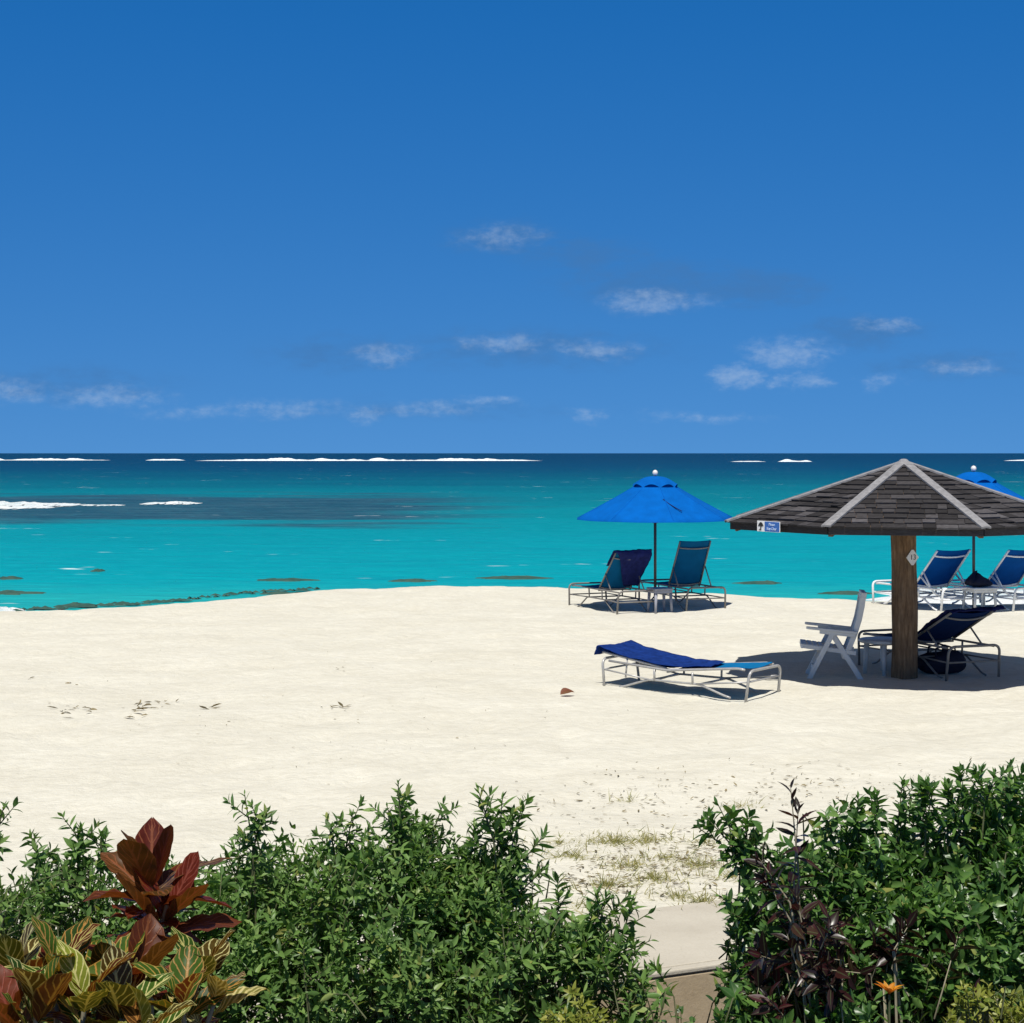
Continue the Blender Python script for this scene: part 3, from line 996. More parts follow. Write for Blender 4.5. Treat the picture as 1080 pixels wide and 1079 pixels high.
# ------------------------------------------------------------------ parasols
def parasol(px, dist, rot, rad, zrim, ztop, label, lean=0.0):
    x = (px - 540) / F * dist
    g = ground(x, dist)
    o = empty('beach_umbrella', (x, dist, g), rot)
    o.rotation_euler = (0, lean, rot)
    tag(o, label, 'umbrella', 'blue parasols over the loungers')
    zr, zt = zrim - g, ztop - g
    n, m_ = 8, 9
    # canopy: rings from vent radius to rim, sagging between the ribs
    vs, fs = [], []
    S = 8
    r0 = 0.30
    for i in range(m_ + 1):
        q = i / m_
        r = r0 + (rad - r0) * q
        z = zt - 0.13 - (zt - 0.13 - zr) * (q ** 0.93)
        for k in range(n * S):
            a = 2 * math.pi * k / (n * S)
            frac = (k % S) / S
            c8 = math.cos(math.pi / 8) / math.cos((frac - 0.5) * math.pi / 4)
            sag = math.sin(frac * math.pi) * q
            rr_ = r * (c8 * (1 - 0.012 * sag))
            vs.append((rr_ * math.cos(a), rr_ * math.sin(a), z - 0.022 * sag * (1 - q * 0.6)))
    N = n * S
    for i in range(m_):
        for k in range(N):
            fs.append((i * N + k, (i + 1) * N + k, (i + 1) * N + (k + 1) % N, i * N + (k + 1) % N))
    base = m_ * N                                     # short turned-down hem
    for k in range(N):
        v = vs[base + k]
        vs.append((v[0] * 1.004, v[1] * 1.004, v[2] - 0.030))
    for k in range(N):
        fs.append((base + k, base + N + k, base + N + (k + 1) % N, base + (k + 1) % N))
    c = MB()
    c.v, c.f = vs, fs
    can = c.build('canopy', 'umbrella_blue', o)
    seam = MB()
    for k in range(n):
        seam.tube([(vs[i * N + k * S][0], vs[i * N + k * S][1], vs[i * N + k * S][2] + 0.001) for i in range(m_ + 1)], 0.005, 5)
    seam.build('seam', 'umbrella_seam', can)
    # vent cap with scalloped openings
    vv, vf = [], []
    for i in range(7):
        q = i / 6
        for k in range(N):
            a = 2 * math.pi * k / N
            frac = (k % S) / S
            r = 0.02 + 0.35 * q
            zz = zt - 0.19 * q ** 2.6 + (0.062 * math.sin(frac * math.pi) ** 0.8 * q ** 5)
            vv.append((r * math.cos(a), r * math.sin(a), zz))
    for i in range(6):
        for k in range(N):
            vf.append((i * N + k, (i + 1) * N + k, (i + 1) * N + (k + 1) % N, i * N + (k + 1) % N))
    vm = MB()
    vm.v, vm.f = vv, vf
    vm.build('vent_cap', 'umbrella_blue', o)
    MB().tube([(0, 0, -0.35), (0, 0, zt + 0.02)], 0.024, 12).build('pole', 'dark_pole', o)
    MB().lathe([(0.001, 0.105), (0.028, 0.095), (0.043, 0.07), (0.046, 0.05), (0.036, 0.022), (0.02, 0.008), (0.022, -0.01)], 16, (0, 0, zt)).build('finial', 'finial', o)
    hub = MB().lathe([(0.024, -0.03), (0.05, -0.03), (0.05, 0.03), (0.024, 0.03)], 14, (0, 0, zr - 0.06))
    hub.build('hub', 'dark_pole', o)
    for k in range(n):
        a = 2 * math.pi * k / n
        ca, sa = math.cos(a), math.sin(a)
        ztip = vs[m_ * N + k * S][2]
        rb = MB()
        rb.tube([(0.03 * ca, 0.03 * sa, zt - 0.05), (0.5 * rad * ca, 0.5 * rad * sa, (zt - .09 + ztip) / 2 + 0.0), (rad * 0.985 * ca, rad * 0.985 * sa, ztip - 0.012)], 0.010, 6)
        r_ = rb.build('rib', 'dark_pole', o)
        st_ = MB()
        st_.tube([(0.045 * ca, 0.045 * sa, zr - 0.06), (0.5 * rad * ca, 0.5 * rad * sa, (zt - .09 + ztip) / 2 - 0.015)], 0.007, 6)
        st_.build('strut', 'dark_pole', r_)
    # thin dark strip added on the front panel
    sa_ = MB()
    a0 = R(-84) - rot
    pts = []
    for i in range(8):
        q = 0.42 + 0.34 * i / 7
        r = r0 + (rad - r0) * q
        a = a0 + R(14) * i / 7
        z = zt - 0.13 - (zt - 0.13 - zr) * (q ** 0.93)
        pts.append((r * 0.955 * math.cos(a), r * 0.955 * math.sin(a), z + 0.012))
    sa_.tube(pts, 0.011, 6, flat=0.5)
    sa_.build('dark_strip', 'navy_towel', o)
    return o


parasol(691, 28.25, R(98), 1.31, 1.515, 2.20, 'bright blue parasol over the pair of bronze framed loungers')
parasol(1027, 28.35, R(80), 1.31, 1.575, 2.27, 'blue parasol partly hidden behind the shelter roof', R(0.6))


# ------------------------------------------------------------------ chaise longues
def drape(name, rows, mat, parent=None, thick=0.008, wrinkle=0.012, seed=0, sub=1):
    """cloth sheet: rows of points (each row same length), gently wrinkled"""
    A = np.array([[tuple(p) for p in r] for r in rows], dtype=float)
    # refine by linear interpolation
    def refine(B, k):
        idx = np.linspace(0, B.shape[0] - 1, (B.shape[0] - 1) * k + 1)
        lo = np.floor(idx).astype(int)
        hi = np.minimum(lo + 1, B.shape[0] - 1)
        f = (idx - lo)[:, None, None]
        return B[lo] * (1 - f) + B[hi] * f
    A = refine(A, 5)
    A = refine(A.transpose(1, 0, 2), 5).transpose(1, 0, 2)
    for _ in range(3):                                # relax corners
        Bq = A.copy()
        Bq[1:-1] = (A[:-2] + 2 * A[1:-1] + A[2:]) / 4
        A = Bq
    n, k = A.shape[:2]
    I, J = np.meshgrid(np.arange(n), np.arange(k), indexing='ij')
    du = np.gradient(A, axis=0)
    dv = np.gradient(A, axis=1)
    nr = np.cross(du, dv)
    nr /= np.maximum(np.linalg.norm(nr, axis=-1, keepdims=True), 1e-6)
    w = vnoise(I * 0.30 + seed * 5, J * 0.22, 31) + 0.6 * vnoise(I * 0.7 + J * 0.3, J * 0.6 + seed, 32)
    A = A + nr * (w * wrinkle)[..., None]
    ii = np.arange(n - 1)[:, None] * k + np.arange(k - 1)[None, :]
    o = np_mesh(name, A.reshape(-1, 3), np.stack([ii, ii + 1, ii + k + 1, ii + k], -1).reshape(-1, 4), mat, parent)
    sm = o.modifiers.new('thickness', 'SOLIDIFY')
    sm.thickness = thick
    sm.offset = 0
    return o


LB = 1.75          # distance between the two leg hoops
HX = 0.98          # hinge
BL = 0.84          # backrest length
SZ = 0.36          # bed height
HWD = 0.315        # half width


def chaise(loc, head, angle, tube, sling, label, group, bow=False, r=0.0135, bl=BL, SZ=SZ, FZ=None, LZ=0.205, HT=None, HWD=HWD):
    """loc: foot end centre on the ground, head: direction towards the head end"""
    FZ = SZ if FZ is None else FZ
    HT = SZ + 0.02 if HT is None else HT
    rz = math.atan2(head[1], head[0])
    o = empty('chaise_longue', loc, rz)
    tag(o, label, 'lounger', group)
    fr = MB()
    for s in (-1, 1):
        y = s * HWD
        fr.tube(rounded([(0.02, y, FZ - 0.01), (0.10, y, FZ), (HX, y, SZ), (LB - 0.02, y, HT - 0.02)], 0.05), r, 8)
        low = [(0.20, y * 0.96, 0.012), (0.28, y * 0.96, 0.03), (0.58, y * 0.96, LZ), (1.22, y * 0.96, LZ), (1.52, y * 0.96, 0.03), (1.60, y * 0.96, 0.012)]
        fr.tube(rounded(low, 0.07), r * 0.9, 8)
        for x in (0.66, 1.14):
            fr.tube([(x, y * 0.98, LZ), (x, y, SZ)], r * 0.9, 8)
    for x, z in ((0.60, LZ - .005), (1.20, LZ - .005), (HX, SZ - 0.02)):
        fr.tube([(x, -HWD * .96, z), (x, HWD * .96, z)], r * 0.85, 8)
    fr.build('frame', tube, o)
    for hx, out in ((0.0, -0.05), (LB, 0.05)):
        hb = MB()
        top = HT
        w = HWD + 0.028
        hb.tube(rounded([(hx + out * 0.2, -w - 0.015, -0.03), (hx + out, -w, top), (hx + out, w, top), (hx + out * 0.2, w + 0.015, -0.03)], 0.09, 7), r * 1.15, 8)
        hb.tube([(hx + out * 0.7, -w, 0.20), (hx + out * 0.7, w, 0.20)], r * 0.8, 8)
        for s in (-1, 1):
            hb.tube([(hx + out * .7, s * w, 0.20), (hx + (0.62 if hx < 1 else -0.55), s * HWD * 0.97, LZ)], r * 0.7, 8)
        hb.build('leg_hoop', tube, o)
    # seat sling, sagging between the rails
    rows = []
    for i in range(9):
        x = 0.03 + (HX - 0.03) * i / 8
        rows.append([(x, HWD * (j / 3 - 1), FZ + (SZ - FZ) * i / 8 + 0.012 - 0.028 * (1 - (j / 3 - 1) ** 2)) for j in range(7)])
    drape('seat_sling', rows, sling, o, 0.006, 0.0015)
    # backrest
    ca, sa = math.cos(angle), math.sin(angle)

    def bp(s_, y, off=0.0):
        return (HX + 0.02 + s_ * ca - off * sa, y, SZ + 0.015 + s_ * sa + off * ca)
    bf = MB()
    for s in (-1, 1):
        bf.tube([bp(0, s * HWD * 0.93), bp(bl, s * HWD * 0.90)], r * 1.05, 8)
    for q, sg_ in ((0.03, 0.05), (0.86, 0.045)):
        bf.tube([bp(bl * q, HWD * 0.92 * u, -sg_ * (1 - u * u)) for u in np.linspace(-1, 1, 9)], r * 0.9, 8)
    # prop that holds the back up
    if angle > R(25):
        for s in (-1, 1):
            top = Vector(bp(bl * 0.42, s * HWD * 0.95))
            bf.tube([top, (top.x + 0.22, s * HWD * 0.97, SZ - 0.01)], r * 0.8, 8)
    else:
        for s in (-1, 1):
            top = Vector(bp(bl * 0.6, s * HWD * 0.95))
            bf.tube([top, (top.x + 0.02, s * HWD * 0.96, LZ)], r * 0.8, 8)
    if bow:
        bw = [Vector(bp(bl * 0.30, -HWD * 0.98))]
        for u in np.linspace(-1, 1, 11):
            bw.append(Vector((HX + 0.55, HWD * 0.95 * u, 0.19 + 0.10 * u * u)))
        bw.append(Vector(bp(bl * 0.30, HWD * 0.98)))
        bf.tube(bw, r, 8)
    bf.build('backrest_frame', tube, o)
    rows = []
    for i in range(8):
        s_ = 0.02 + (bl * 1.01 - 0.02) * i / 7
        rows.append([bp(s_, HWD * 0.90 * (j / 3 - 1), 0.012 - 0.03 * (1 - (j / 3 - 1) ** 2)) for j in range(7)])
    drape('backrest_sling', rows, sling, o, 0.006, 0.0015)
    M = Matrix.Translation(loc) @ Matrix.Rotation(rz, 4, 'Z')
    return o, M, (lambda s_, y, off=0.0: M @ Vector(bp(s_, y, off)))


def place_head(px, y, axis, sgn=1):
    """given the photo pixel of the head hoop's left foot, returns the foot-end centre; axis = direction foot->head"""
    ax = Vector((axis[0], axis[1])).normalized()
    p = P(px, y)
    perp = Vector((-ax.y, ax.x))                      # left of the heading
    c = Vector((p.x, p.y)) + perp * (HWD + 0.03) * sgn - ax * LB
    return Vector((c.x, c.y, 0)), ax


PG = 'loungers under the left parasol'
AXL = (0.40, -0.915)
f1, ax = place_head(651, 647, AXL)
f1.z = ground(f1.x, f1.y) - 0.0
f1.z = ground(f1.x + ax.x * .9, f1.y + ax.y * .9)
c1o, M1, bp1 = chaise(f1, ax, R(47), 'bronze_tube', 'sling_teal', 'bronze framed blue lounger with a dark towel hung over its backrest, under the left parasol', PG)
f2, ax2 = place_head(724, 645, (0.36, -0.93))
f2.z = ground(f2.x + ax2.x * .9, f2.y + ax2.y * .9)
c2o, M2, bp2 = chaise(f2, ax2, R(62), 'bronze_tube', 'sling_teal', 'bronze framed blue lounger with a bare upright backrest, right of the left parasol pole', PG)
WG = 'white loungers under the right parasol'
f3, ax3 = place_head(996, 644.0, (0.43, -0.90))
f3.z = ground(f3.x + ax3.x * .9, f3.y + ax3.y * .9)
chaise(f3, ax3, R(47), 'white_tube', 'sling_blue', 'white framed blue lounger seen right of the shelter post', WG, True, 0.017, HWD=0.385)
f4, ax4 = place_head(1072, 644.0, (0.43, -0.90))
f4.z = ground(f4.x + ax4.x * .9, f4.y + ax4.y * .9)
chaise(f4, ax4, R(47), 'white_tube', 'sling_blue', 'white framed blue lounger cut off by the right edge of the view', WG, True, 0.017, HWD=0.385)
f5, ax5 = place_head(998, 719.5, (0.36, -0.93))
f5.z = ground(f5.x + ax5.x * .9, f5.y + ax5.y * .9)
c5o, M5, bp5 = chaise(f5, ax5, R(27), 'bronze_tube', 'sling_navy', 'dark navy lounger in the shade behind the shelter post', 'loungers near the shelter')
# flat one in the sun: head at the left, foot at the right
fp = P(786, 738)
ax6 = Vector((-0.80, 0.60)).normalized()
perp6 = Vector((ax6.y, -ax6.x))
f6 = Vector((fp.x + perp6.x * (HWD + .03), fp.y + perp6.y * (HWD + .03), 0))
f6.z = ground(f6.x + ax6.x * .9, f6.y + ax6.y * .9) + 0.005
c6o, M6, bp6 = chaise(f6, ax6, R(8.5), 'grey_tube', 'sling_sky', 'flat grey framed lounger in the sun with a blue towel on its head half', 'loungers near the shelter', SZ=0.245, FZ=0.33, LZ=0.125, HT=0.315)

# towels
rows = []
for s_ in (-0.42, -0.25, 0.0, 0.22, 0.45, 0.66, 0.84, 0.90):
    if s_ < 0:
        rows.append([M6 @ Vector((HX + 0.02 + s_, HWD * u * (1.0 if s_ > -0.3 else 0.75), 0.245 - s_ * 0.087 + 0.034 - 0.025 * (1 - u * u) + 0.004)) for u in (-1.0, -.5, 0, .5, 1.0)])
    else:
        rows.append([bp6(s_, HWD * u * 1.03, 0.034 - 0.02 * (1 - u * u) + (0.03 if s_ > .8 else 0)) for u in (-1.0, -.5, 0, .5, 1.0)])
rows.append([bp6(0.93, HWD * u * 1.0, -0.05) for u in (-1.0, -.5, 0, .5, 1.0)])
tag(drape('beach_towel', rows, 'royal_towel', None, 0.009, 0.010, 2), 'royal blue towel spread over the head half of the flat lounger', 'towel', 'blue beach towels')
rows = []
for q, (s_, off) in enumerate(((0.50, 0.03), (0.70, 0.03), (0.86, 0.03), (0.885, 0.0), (0.84, -0.05), (0.66, -0.06), (0.46, -0.06), (0.26, -0.06), (0.10, -0.05))):
    back_ = q > 3
    lo = -HWD * 1.16
    hi = HWD * 1.02 if not back_ else HWD * (1.0 - 0.26 * (q - 3))
    hi = max(hi, -HWD * 0.55)
    # the towel hangs down the right half of the back (local +y is right seen from behind... heading towards the viewer)
    rows.append([bp1(s_, -(lo + (hi - lo) * u), off) for u in np.linspace(0, 1, 6)])
tag(drape('beach_towel', rows, 'violet_towel', None, 0.010, 0.014, 5), 'dark violet blue towel hung over the backrest of the left lounger under the parasol', 'towel', 'blue beach towels')
rows = []
for q, (s_, off) in enumerate(((0.15, 0.035), (0.35, 0.035), (0.6, 0.03), (0.80, 0.03), (0.90, 0.02), (0.93, -0.02))):
    rows.append([bp5(s_ + 0.10 * max(0, u - .6) * (q > 2), HWD * (-1.02 + 2.04 * u) + (0.05 * u * (q / 5.0)), off) for u in np.linspace(0, 1, 6)])
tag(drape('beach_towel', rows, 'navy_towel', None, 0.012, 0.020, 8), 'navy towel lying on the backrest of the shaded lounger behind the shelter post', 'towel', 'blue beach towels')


def side_table(loc, rz, w, h, label, mat='white_plastic'):
    o = empty('side_table', loc, rz)
    tag(o, label, 'table', 'small white side tables')
    MB().box((0, 0, h - 0.018), (w, w, 0.036)).build('table_top', mat, o, False, 0.012)
    MB().box((0, 0, h - 0.06), (w * 0.9, w * 0.9, 0.045)).build('apron', mat, o, False, 0.005)
    for sx_ in (-1, 1):
        for sy_ in (-1, 1):
            lg = MB()
            lg.tube([(sx_ * w * .38, sy_ * w * .38, h - 0.08), (sx_ * w * .43, sy_ * w * .43, -0.02)], [0.028, 0.019], 8)
            lg.build('leg', mat, o)
    return o


p = P(696, 645)
side_table((p.x, p.y, ground(p.x, p.y)), R(20), 0.34, 0.40, 'small white side table with painted shade between the two loungers under the left parasol', 'shaded_plastic')
p = P(1033, 643)
side_table((p.x, p.y, ground(p.x, p.y)), R(14), 0.46, 0.40, 'small white side table between the two white loungers')
tb = (p.x, p.y, ground(p.x, p.y) + 0.40)


def soft_bag(name, loc, sx_, sy_, sz_, rz, mat, label, cat, seed, handles=True, taper=0.0):
    o = empty(name, loc, rz)
    tag(o, label, cat)
    n, m_ = 26, 12
    vs, fs = [], []
    for i in range(m_ + 1):
        v = i / m_
        for k in range(n):
            a = 2 * math.pi * k / n
            e = 0.55
            cx = math.copysign(abs(math.cos(a)) ** e, math.cos(a))
            cy = math.copysign(abs(math.sin(a)) ** e, math.sin(a))
            pr = (math.sin(math.pi * min(max(v, 0.0), 1.0)) ** 0.32) if 0 < v < 1 else 0.0
            wob = 1 + 0.10 * float(vnoise(np.array([math.cos(a) * 2 + seed]), np.array([v * 4 + math.sin(a) * 2]), 41)[0])
            top = 1 + 0.35 * float(vnoise(np.array([math.cos(a) * 1.3 + seed]), np.array([math.sin(a) * 1.3]), 42)[0]) * v
            tp = 1 - taper * v
            vs.append((sx_ / 2 * cx * pr * wob * tp - taper * 0.10 * v * sx_, sy_ / 2 * cy * pr * wob * tp, sz_ * v * top))
    for i in range(m_):
        for k in range(n):
            fs.append((i * n + k, i * n + (k + 1) % n, (i + 1) * n + (k + 1) % n, (i + 1) * n + k))
    bmm = MB()
    bmm.v, bmm.f = vs, fs
    bmm.build('bag_body', mat, o)
    if handles:
        for s in (-1, 1):
            hd = MB()
            hd.tube([(-sx_ * .22, s * sy_ * .33, sz_ * .8), (-sx_ * .2, s * sy_ * .3, sz_ * 1.15), (0, s * sy_ * .25, sz_ * 1.28), (sx_ * .2, s * sy_ * .3, sz_ * 1.15), (sx_ * .22, s * sy_ * .33, sz_ * .8)], 0.012, 6)
            hd.build('handle', mat, o)
    return o


soft_bag('beach_bag', tb, 0.58, 0.38, 0.21, R(20), 'dark_bag', 'dark blue soft beach bag on the table between the white loungers', 'bag', 4, False, 0.72)
p = P(996, 713)
soft_bag('tote_bag', (p.x, p.y + 0.12, ground(p.x, p.y) - 0.01), 0.58, 0.34, 0.27, R(10), 'dark_bag', 'dark tote bag on the sand under the shaded lounger', 'bag', 9)

# round white table left of the post
p = P(930, 711.5)
rt = empty('round_table', (p.x + 0.03, p.y + 0.05, ground(p.x, p.y)))
tag(rt, 'low round white plastic table in the shade left of the shelter post', 'table')
MB().lathe([(0.001, 0.40), (0.27, 0.40), (0.285, 0.392), (0.287, 0.375), (0.275, 0.362), (0.25, 0.358), (0.001, 0.358)], 32).build('table_top', 'white_plastic', rt)
for k in range(4):
    a = R(-100 + 90 * k)
    lg = MB()
    lg.tube([(0.19 * math.cos(a), 0.19 * math.sin(a), 0.36), (0.215 * math.cos(a), 0.215 * math.sin(a), -0.02)], [0.033, 0.024], 10)
    lg.build('leg', 'white_plastic', rt)

# ------------------------------------------------------------------ white folding armchair (faces left)
pc = P(885, 718)
ch = empty('folding_armchair', (pc.x, pc.y + 0.28, ground(pc.x, pc.y + .28)), R(172))
ch.scale = (1, 1, 0.915)
tag(ch, 'white plastic folding armchair with high back, facing left in the shelter shade', 'chair')
# local +x is the facing direction, y width


def slab(a, b_, w, th, yw=None):
    """flat bar from a to b; w in the bar's side direction in the xz plane, th along y"""
    a, b_ = Vector(a), Vector(b_)
    d = b_ - a
    M = d.to_track_quat('X', 'Z').to_matrix()
    return (a + b_) / 2, (d.length, th, w), M


for s in (-1, 1):
    y = s * 0.265
    fl = MB()
    fl.box(*slab((0.02, y, 0.60), (0.30, y, -0.01), 0.058, 0.030))
    fl.build('front_leg', 'white_plastic', ch, False, 0.006)
    rl = MB()
    rl.box(*slab((0.06, y * 0.88, 0.60), (-0.29, y * 0.88, -0.01), 0.058, 0.030))
    rl.build('rear_leg', 'white_plastic', ch, False, 0.006)
    ar = MB()
    vsx = [(0.33, 0.0), (0.31, 0.025), (-0.02, 0.032), (-0.24, 0.022), (-0.24, -0.022), (-0.02, -0.032), (0.31, -0.025)]
    za_ = lambda x: 0.625 - 0.10 * (0.33 - x) * 1.0 + 0.015
    top = [(x, y + yy * 1.05, za_(x) + 0.016) for x, yy in vsx]
    bot = [(x, y + yy * 1.05, za_(x) - 0.016) for x, yy in vsx]
    k = len(vsx)
    ar.quadmesh(top + bot, [tuple(range(k)), tuple(range(2 * k - 1, k - 1, -1))] + [(i, i + k, (i + 1) % k + k, (i + 1) % k) for i in range(k)])
    ar.box((-0.02, y, za_(-.02) - 0.035), (0.40, 0.026, 0.045), Matrix.Rotation(R(-6), 3, 'Y'))
    ar.build('armrest', 'white_plastic', ch, False, 0.005)
st = MB()
for s in (-1, 1):
    st.box(*slab((0.36, s * 0.225, 0.405), (-0.23, s * 0.225, 0.325), 0.050, 0.030))
for i in range(9):
    x = 0.345 - 0.062 * i
    st.box((x, 0, 0.425 - (0.345 - x) * 0.136), (0.052, 0.47, 0.020), Matrix.Rotation(R(-8), 3, 'Y'))
st.box((0.372, 0, 0.408), (0.03, 0.50, 0.055), Matrix.Rotation(R(-8), 3, 'Y'))
st.build('seat', 'white_plastic', ch, False, 0.005)
bk = MB()
prof = [(-0.115, 0.28), (-0.165, 0.42), (-0.215, 0.56), (-0.265, 0.74), (-0.295, 0.90), (-0.310, 1.02)]
for s in (-1, 1):
    for (x0, z0), (x1, z1) in zip(prof[:-1], prof[1:]):
        bk.box(*slab((x0, s * 0.215, z0), (x1 + (x1 - x0) * .06, s * 0.215, z1 + (z1 - z0) * .06), 0.062, 0.034))
for i in range(7):
    yy = -0.165 + 0.055 * i
    for (x0, z0), (x1, z1) in zip(prof[:-1], prof[1:]):
        bk.box(*slab((x0 + .008, yy, z0), (x1 + .008 + (x1 - x0) * .04, yy, z1 + (z1 - z0) * .04), 0.016, 0.044))
bk.box((-0.318, 0, 1.04), (0.060, 0.47, 0.075), Matrix.Rotation(R(-8), 3, 'Y'))
bk.box((-0.11, 0, 0.275), (0.05, 0.45, 0.06), Matrix.Rotation(R(-18), 3, 'Y'))
bk.build('backrest', 'white_plastic', ch, False, 0.005)
MB().box((0.245, 0, 0.11), (0.026, 0.52, 0.045), Matrix.Rotation(R(-24), 3, 'Y')).build('stretcher', 'white_plastic', ch, False, 0.004)
MB().box((-0.225, 0, 0.12), (0.024, 0.44, 0.04), Matrix.Rotation(R(30), 3, 'Y')).build('stretcher', 'white_plastic', ch, False, 0.004)


# ------------------------------------------------------------------ plants
def norm(v):
    return v / np.maximum(np.linalg.norm(v, axis=-1, keepdims=True), 1e-9)


def leaf_batch(Pb, D, N, L, Wd, droop, fold, nl=5, shape='lance', nc=3):
    n = len(Pb)
    D = norm(D)
    N = norm(N - D * (N * D).sum(-1, keepdims=True))
    S = np.cross(D, N)
    tt = np.linspace(0, 1, nl)
    if shape == 'lance':
        w = np.sin(np.pi * np.clip(tt, 0, 1) ** 0.85) ** 0.9
        w[0] = 0.06
        w[-1] = 0.02
    elif shape == 'blade':
        w = (1 - tt) ** 0.7
        w[-1] = 0.03
    else:                       # obovate croton leaf
        w = np.sin(np.pi * tt ** 1.25) ** 0.62
        w[0] = 0.08
        w[-1] = 0.04
    cs = np.linspace(-1, 1, nc)
    V = np.zeros((n, nl, nc, 3))
    base = Pb[:, None, :] + D[:, None, :] * (L[:, None] * tt[None, :])[..., None] - N[:, None, :] * (droop[:, None] * L[:, None] * tt[None, :] ** 2)[..., None]
    for j, c_ in enumerate(cs):
        ww = (Wd[:, None] / 2 * w[None, :] * c_)
        V[:, :, j, :] = base + S[:, None, :] * ww[..., None] + N[:, None, :] * (np.abs(ww) * fold[:, None])[..., None]
    uv = np.zeros((n, nl, nc, 2))
    uv[..., 0] = (cs[None, None, :] + 1) / 2
    uv[..., 1] = tt[None, :, None]
    k = nl * nc
    ii = (np.arange(n)[:, None, None] * k + np.arange(nl - 1)[None, :, None] * nc + np.arange(nc - 1)[None, None, :])
    Fq = np.stack([ii, ii + 1, ii + nc + 1, ii + nc], -1).reshape(-1, 4)
    return V.reshape(-1, 3), Fq, uv.reshape(-1, 2)


def shoots_to_leaves(tips, dirs, lens, nleaf, Lr, Wr, g, tilt=(45, 85), droop=(-0.05, 0.40), fold=(0.15, 0.5), bunch=1.3):
    """tips (n,3): ends of shoots; leaves sit in a spiral along each shoot"""
    Pb, D, N, L, Wd = [], [], [], [], []
    for p, d, l in zip(tips, dirs, lens):
        k = max(3, int(g.normal(nleaf, nleaf * 0.2)))
        d = d / np.linalg.norm(d)
        u = np.cross(d, (0.31, 0.2, 0.93))
        u /= np.linalg.norm(u)
        v = np.cross(d, u)
        ph = g.uniform(0, 6.28)
        s = (np.linspace(0, 1, k)) ** bunch
        for i in range(k):
            a = ph + i * 2.4
            q = s[i]                                    # 0 at tip
            th = np.radians(g.uniform(*tilt)) * (0.35 + 0.75 * min(1, q * 2.5))
            rad = u * math.cos(a) + v * math.sin(a)
            dd = d * math.cos(th) + rad * math.sin(th)
            Pb.append(p - d * l * q)
            D.append(dd)
            nn = d * math.sin(th) - rad * math.cos(th)
            N.append(nn + g.normal(0, 0.25, 3))
            sz = g.uniform(*Lr) * (0.45 + 0.55 * min(1, q * 4 + 0.1))
            L.append(sz)
            Wd.append(sz * g.uniform(*Wr))
    n = len(Pb)
    return (np.array(Pb), np.array(D), np.array(N), np.array(L), np.array(Wd), g.uniform(*droop, n), g.uniform(*fold, n))


def stems_mesh(segs, mat, parent, name='stem'):
    mb = MB()
    for pts, r0, r1 in segs:
        k = len(pts)
        mb.tube(pts, [r0 + (r1 - r0) * i / (k - 1) for i in range(k)], 5, False)
    return mb.build(name, mat, parent)


